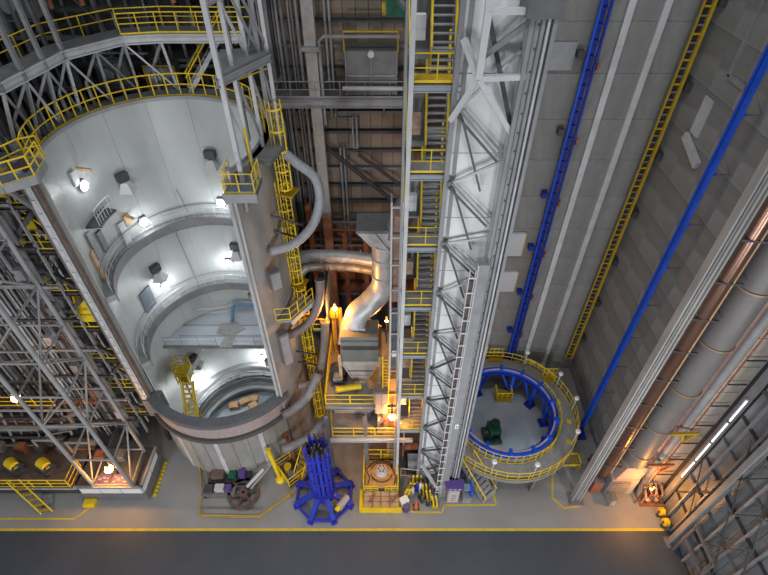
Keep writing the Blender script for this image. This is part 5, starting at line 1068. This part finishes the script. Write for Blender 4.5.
for i, (x, y) in enumerate(((1.75, 17.9), (2.05, 18.4), (2.5, 19.0), (2.85, 19.1), (3.3, 18.3), (3.6, 17.8), (4.05, 17.35))):
    t = thing('bottle_cart', 'upright yellow bottle cart in the row before the truss tower, %s of seven' % ORD[i], 'cart', (x, y, 0), 'yellow bottle carts')
    ln = (-0.25, -0.2, 0, 0, 0.1, 0.12, 0.15)[i]
    for dx in (-0.14, 0.14): part('side_bar', B().pipe([(x+dx+ln*0.3, y-0.2, 0.12), (x+dx, y, 0.5), (x+dx-ln, y+0.1, 1.5), (x+dx-ln*1.2, y-0.1, 1.65)], 0.07, 8), YEL, t)
    part('toe_plate', B().box((x, y-0.2, 0.08), (0.45, 0.3, 0.06)), YELD, t)
    for dx in (-0.25, 0.25): part('wheel', B().tube((x+dx-0.03, y+0.08, 0.16), (x+dx+0.03, y+0.08, 0.16), 0.16, 12), CBL, t)
for i, (x, y, r, h, m, l) in enumerate(((2.3, 18.2, 0.15, 1.3, PALE, 'pale gas bottle left of the middle of the cart bay'), (2.65, 18.5, 0.15, 1.4, BLUEV, 'violet blue gas bottle in the middle of the cart bay'), (2.95, 18.55, 0.14, 1.3, PURE, 'white gas bottle right of the violet one'), (3.75, 18.7, 0.16, 1.4, GREY, 'grey gas bottle near the truss tower foot'), (2.85, 17.95, 0.16, 0.9, DARKSTEEL, 'short black gas bottle in front of the white one'), (3.05, 17.6, 0.17, 0.8, DARKSTEEL, 'short black gas bottle behind the orange cone'), (3.5, 17.35, 0.16, 0.6, CBL, 'lowest black gas bottle at the front of the cart bay'), (3.9, 18.2, 0.13, 1.2, PURPLE, 'dark purple gas bottle beside the truss tower foot'))):
    t = thing('gas_bottle', l, 'gas bottle', (x, y, 0), 'gas bottles in the cart bay')
    part('cylinder', B().lathe((x, y, 0), [(r, 0), (r, h*0.85), (r*0.55, h*0.97), (0.05, h), (0.0, h)], 14), m, t); part('valve', B().tube((x, y, h), (x, y, h+0.16), 0.05, 8), TAN, t)
cn = thing('traffic_cone', 'orange traffic cone with a pale band in front of the gas bottles', 'cone', (2.55, 17.15, 0))
part('cone', B().lathe((2.55, 17.15, 0.04), [(0.2, 0), (0.05, 0.95), (0.0, 0.95)], 16), ORANGE, cn); part('foot', B().box((2.55, 17.15, 0.02), (0.5, 0.5, 0.04)), CBL, cn); part('band', B().lathe((2.55, 17.15, 0.4), [(0.136, 0), (0.106, 0.2)], 16), PURE, cn)
wb_ = thing('white_box', 'white box with a tilted lid between the yellow machine and the carts', 'box', (1.6, 17.5, 0)); part('box', B().box((1.6, 17.4, 0.4), (0.6, 0.5, 0.8), 0.4), PURE, wb_); part('lid', B().box((1.6, 17.4, 0.84), (0.66, 0.56, 0.06), 0.5), PURE, wb_)
pd = thing('purple_drum', 'purple drum at the front right corner of the yellow machine', 'drum', (1.15, 16.75, 0)); part('body', B().lathe((1.75, 16.95, 0), [(0.26, 0), (0.28, 0.1), (0.26, 0.4), (0.28, 0.7), (0.26, 0.75), (0.0, 0.75)], 16), PURPLE, pd); part('lid_ring', B().ring((1.75, 16.95), 0.1, 0.2, 0.75, 0.8, 0, 360, 14), GREYD, pd)

# sodium lamps
sodium('sodium_lamp', (-21.2, 18.6, 3.6), 'glowing orange lamp above the white machine enclosure at left', 330, 0.33)
sodium('sodium_lamp', (-25.4, 20.0, 11.0), 'glowing orange lamp at the far left edge among the conduits', 110, 0.3)
sodium('sodium_lamp', (-3.55, 25.3, 14.4), 'glowing orange lamp left of the grey hopper', 650, 0.18)
sodium('sodium_lamp', (0.58, 20.1, 8.5), 'glowing orange lamp beside the stair tower below the grey cabinet', 430, 0.26)
sodium('sodium_lamp', (20.1, 17.1, 3.4), 'orange lamp low between the large duct and the pale bay wall', 520, 0.1)
sodium('sodium_lamp', (-2.6, 23.0, 4.8), 'orange lamp under the hopper platform', 160, 0.1)
sodium('sodium_lamp', (0.2, 26.5, 11.8), 'orange lamp right of the hopper under the round duct', 300, 0.12)
FOOT = [(-21.2, 18.9, 2.06), (-25.4, 21.9, 7.45), (-3.55, 25.6, 8.75), (0.58, 20.95, 7.9), (20.1, 17.5, 0.0), (-2.6, 23.3, 0.0), (0.2, 26.8, 8.75)]
for o, f in zip([o for o in bpy.data.objects if o.name.startswith('sodium_lamp')], FOOT):
    x, y, z = o.location; part('bracket', B().pipe([(x, y, z+0.45), (x, f[1], z+0.55), f], 0.05, 8), DARKSTEEL, o)
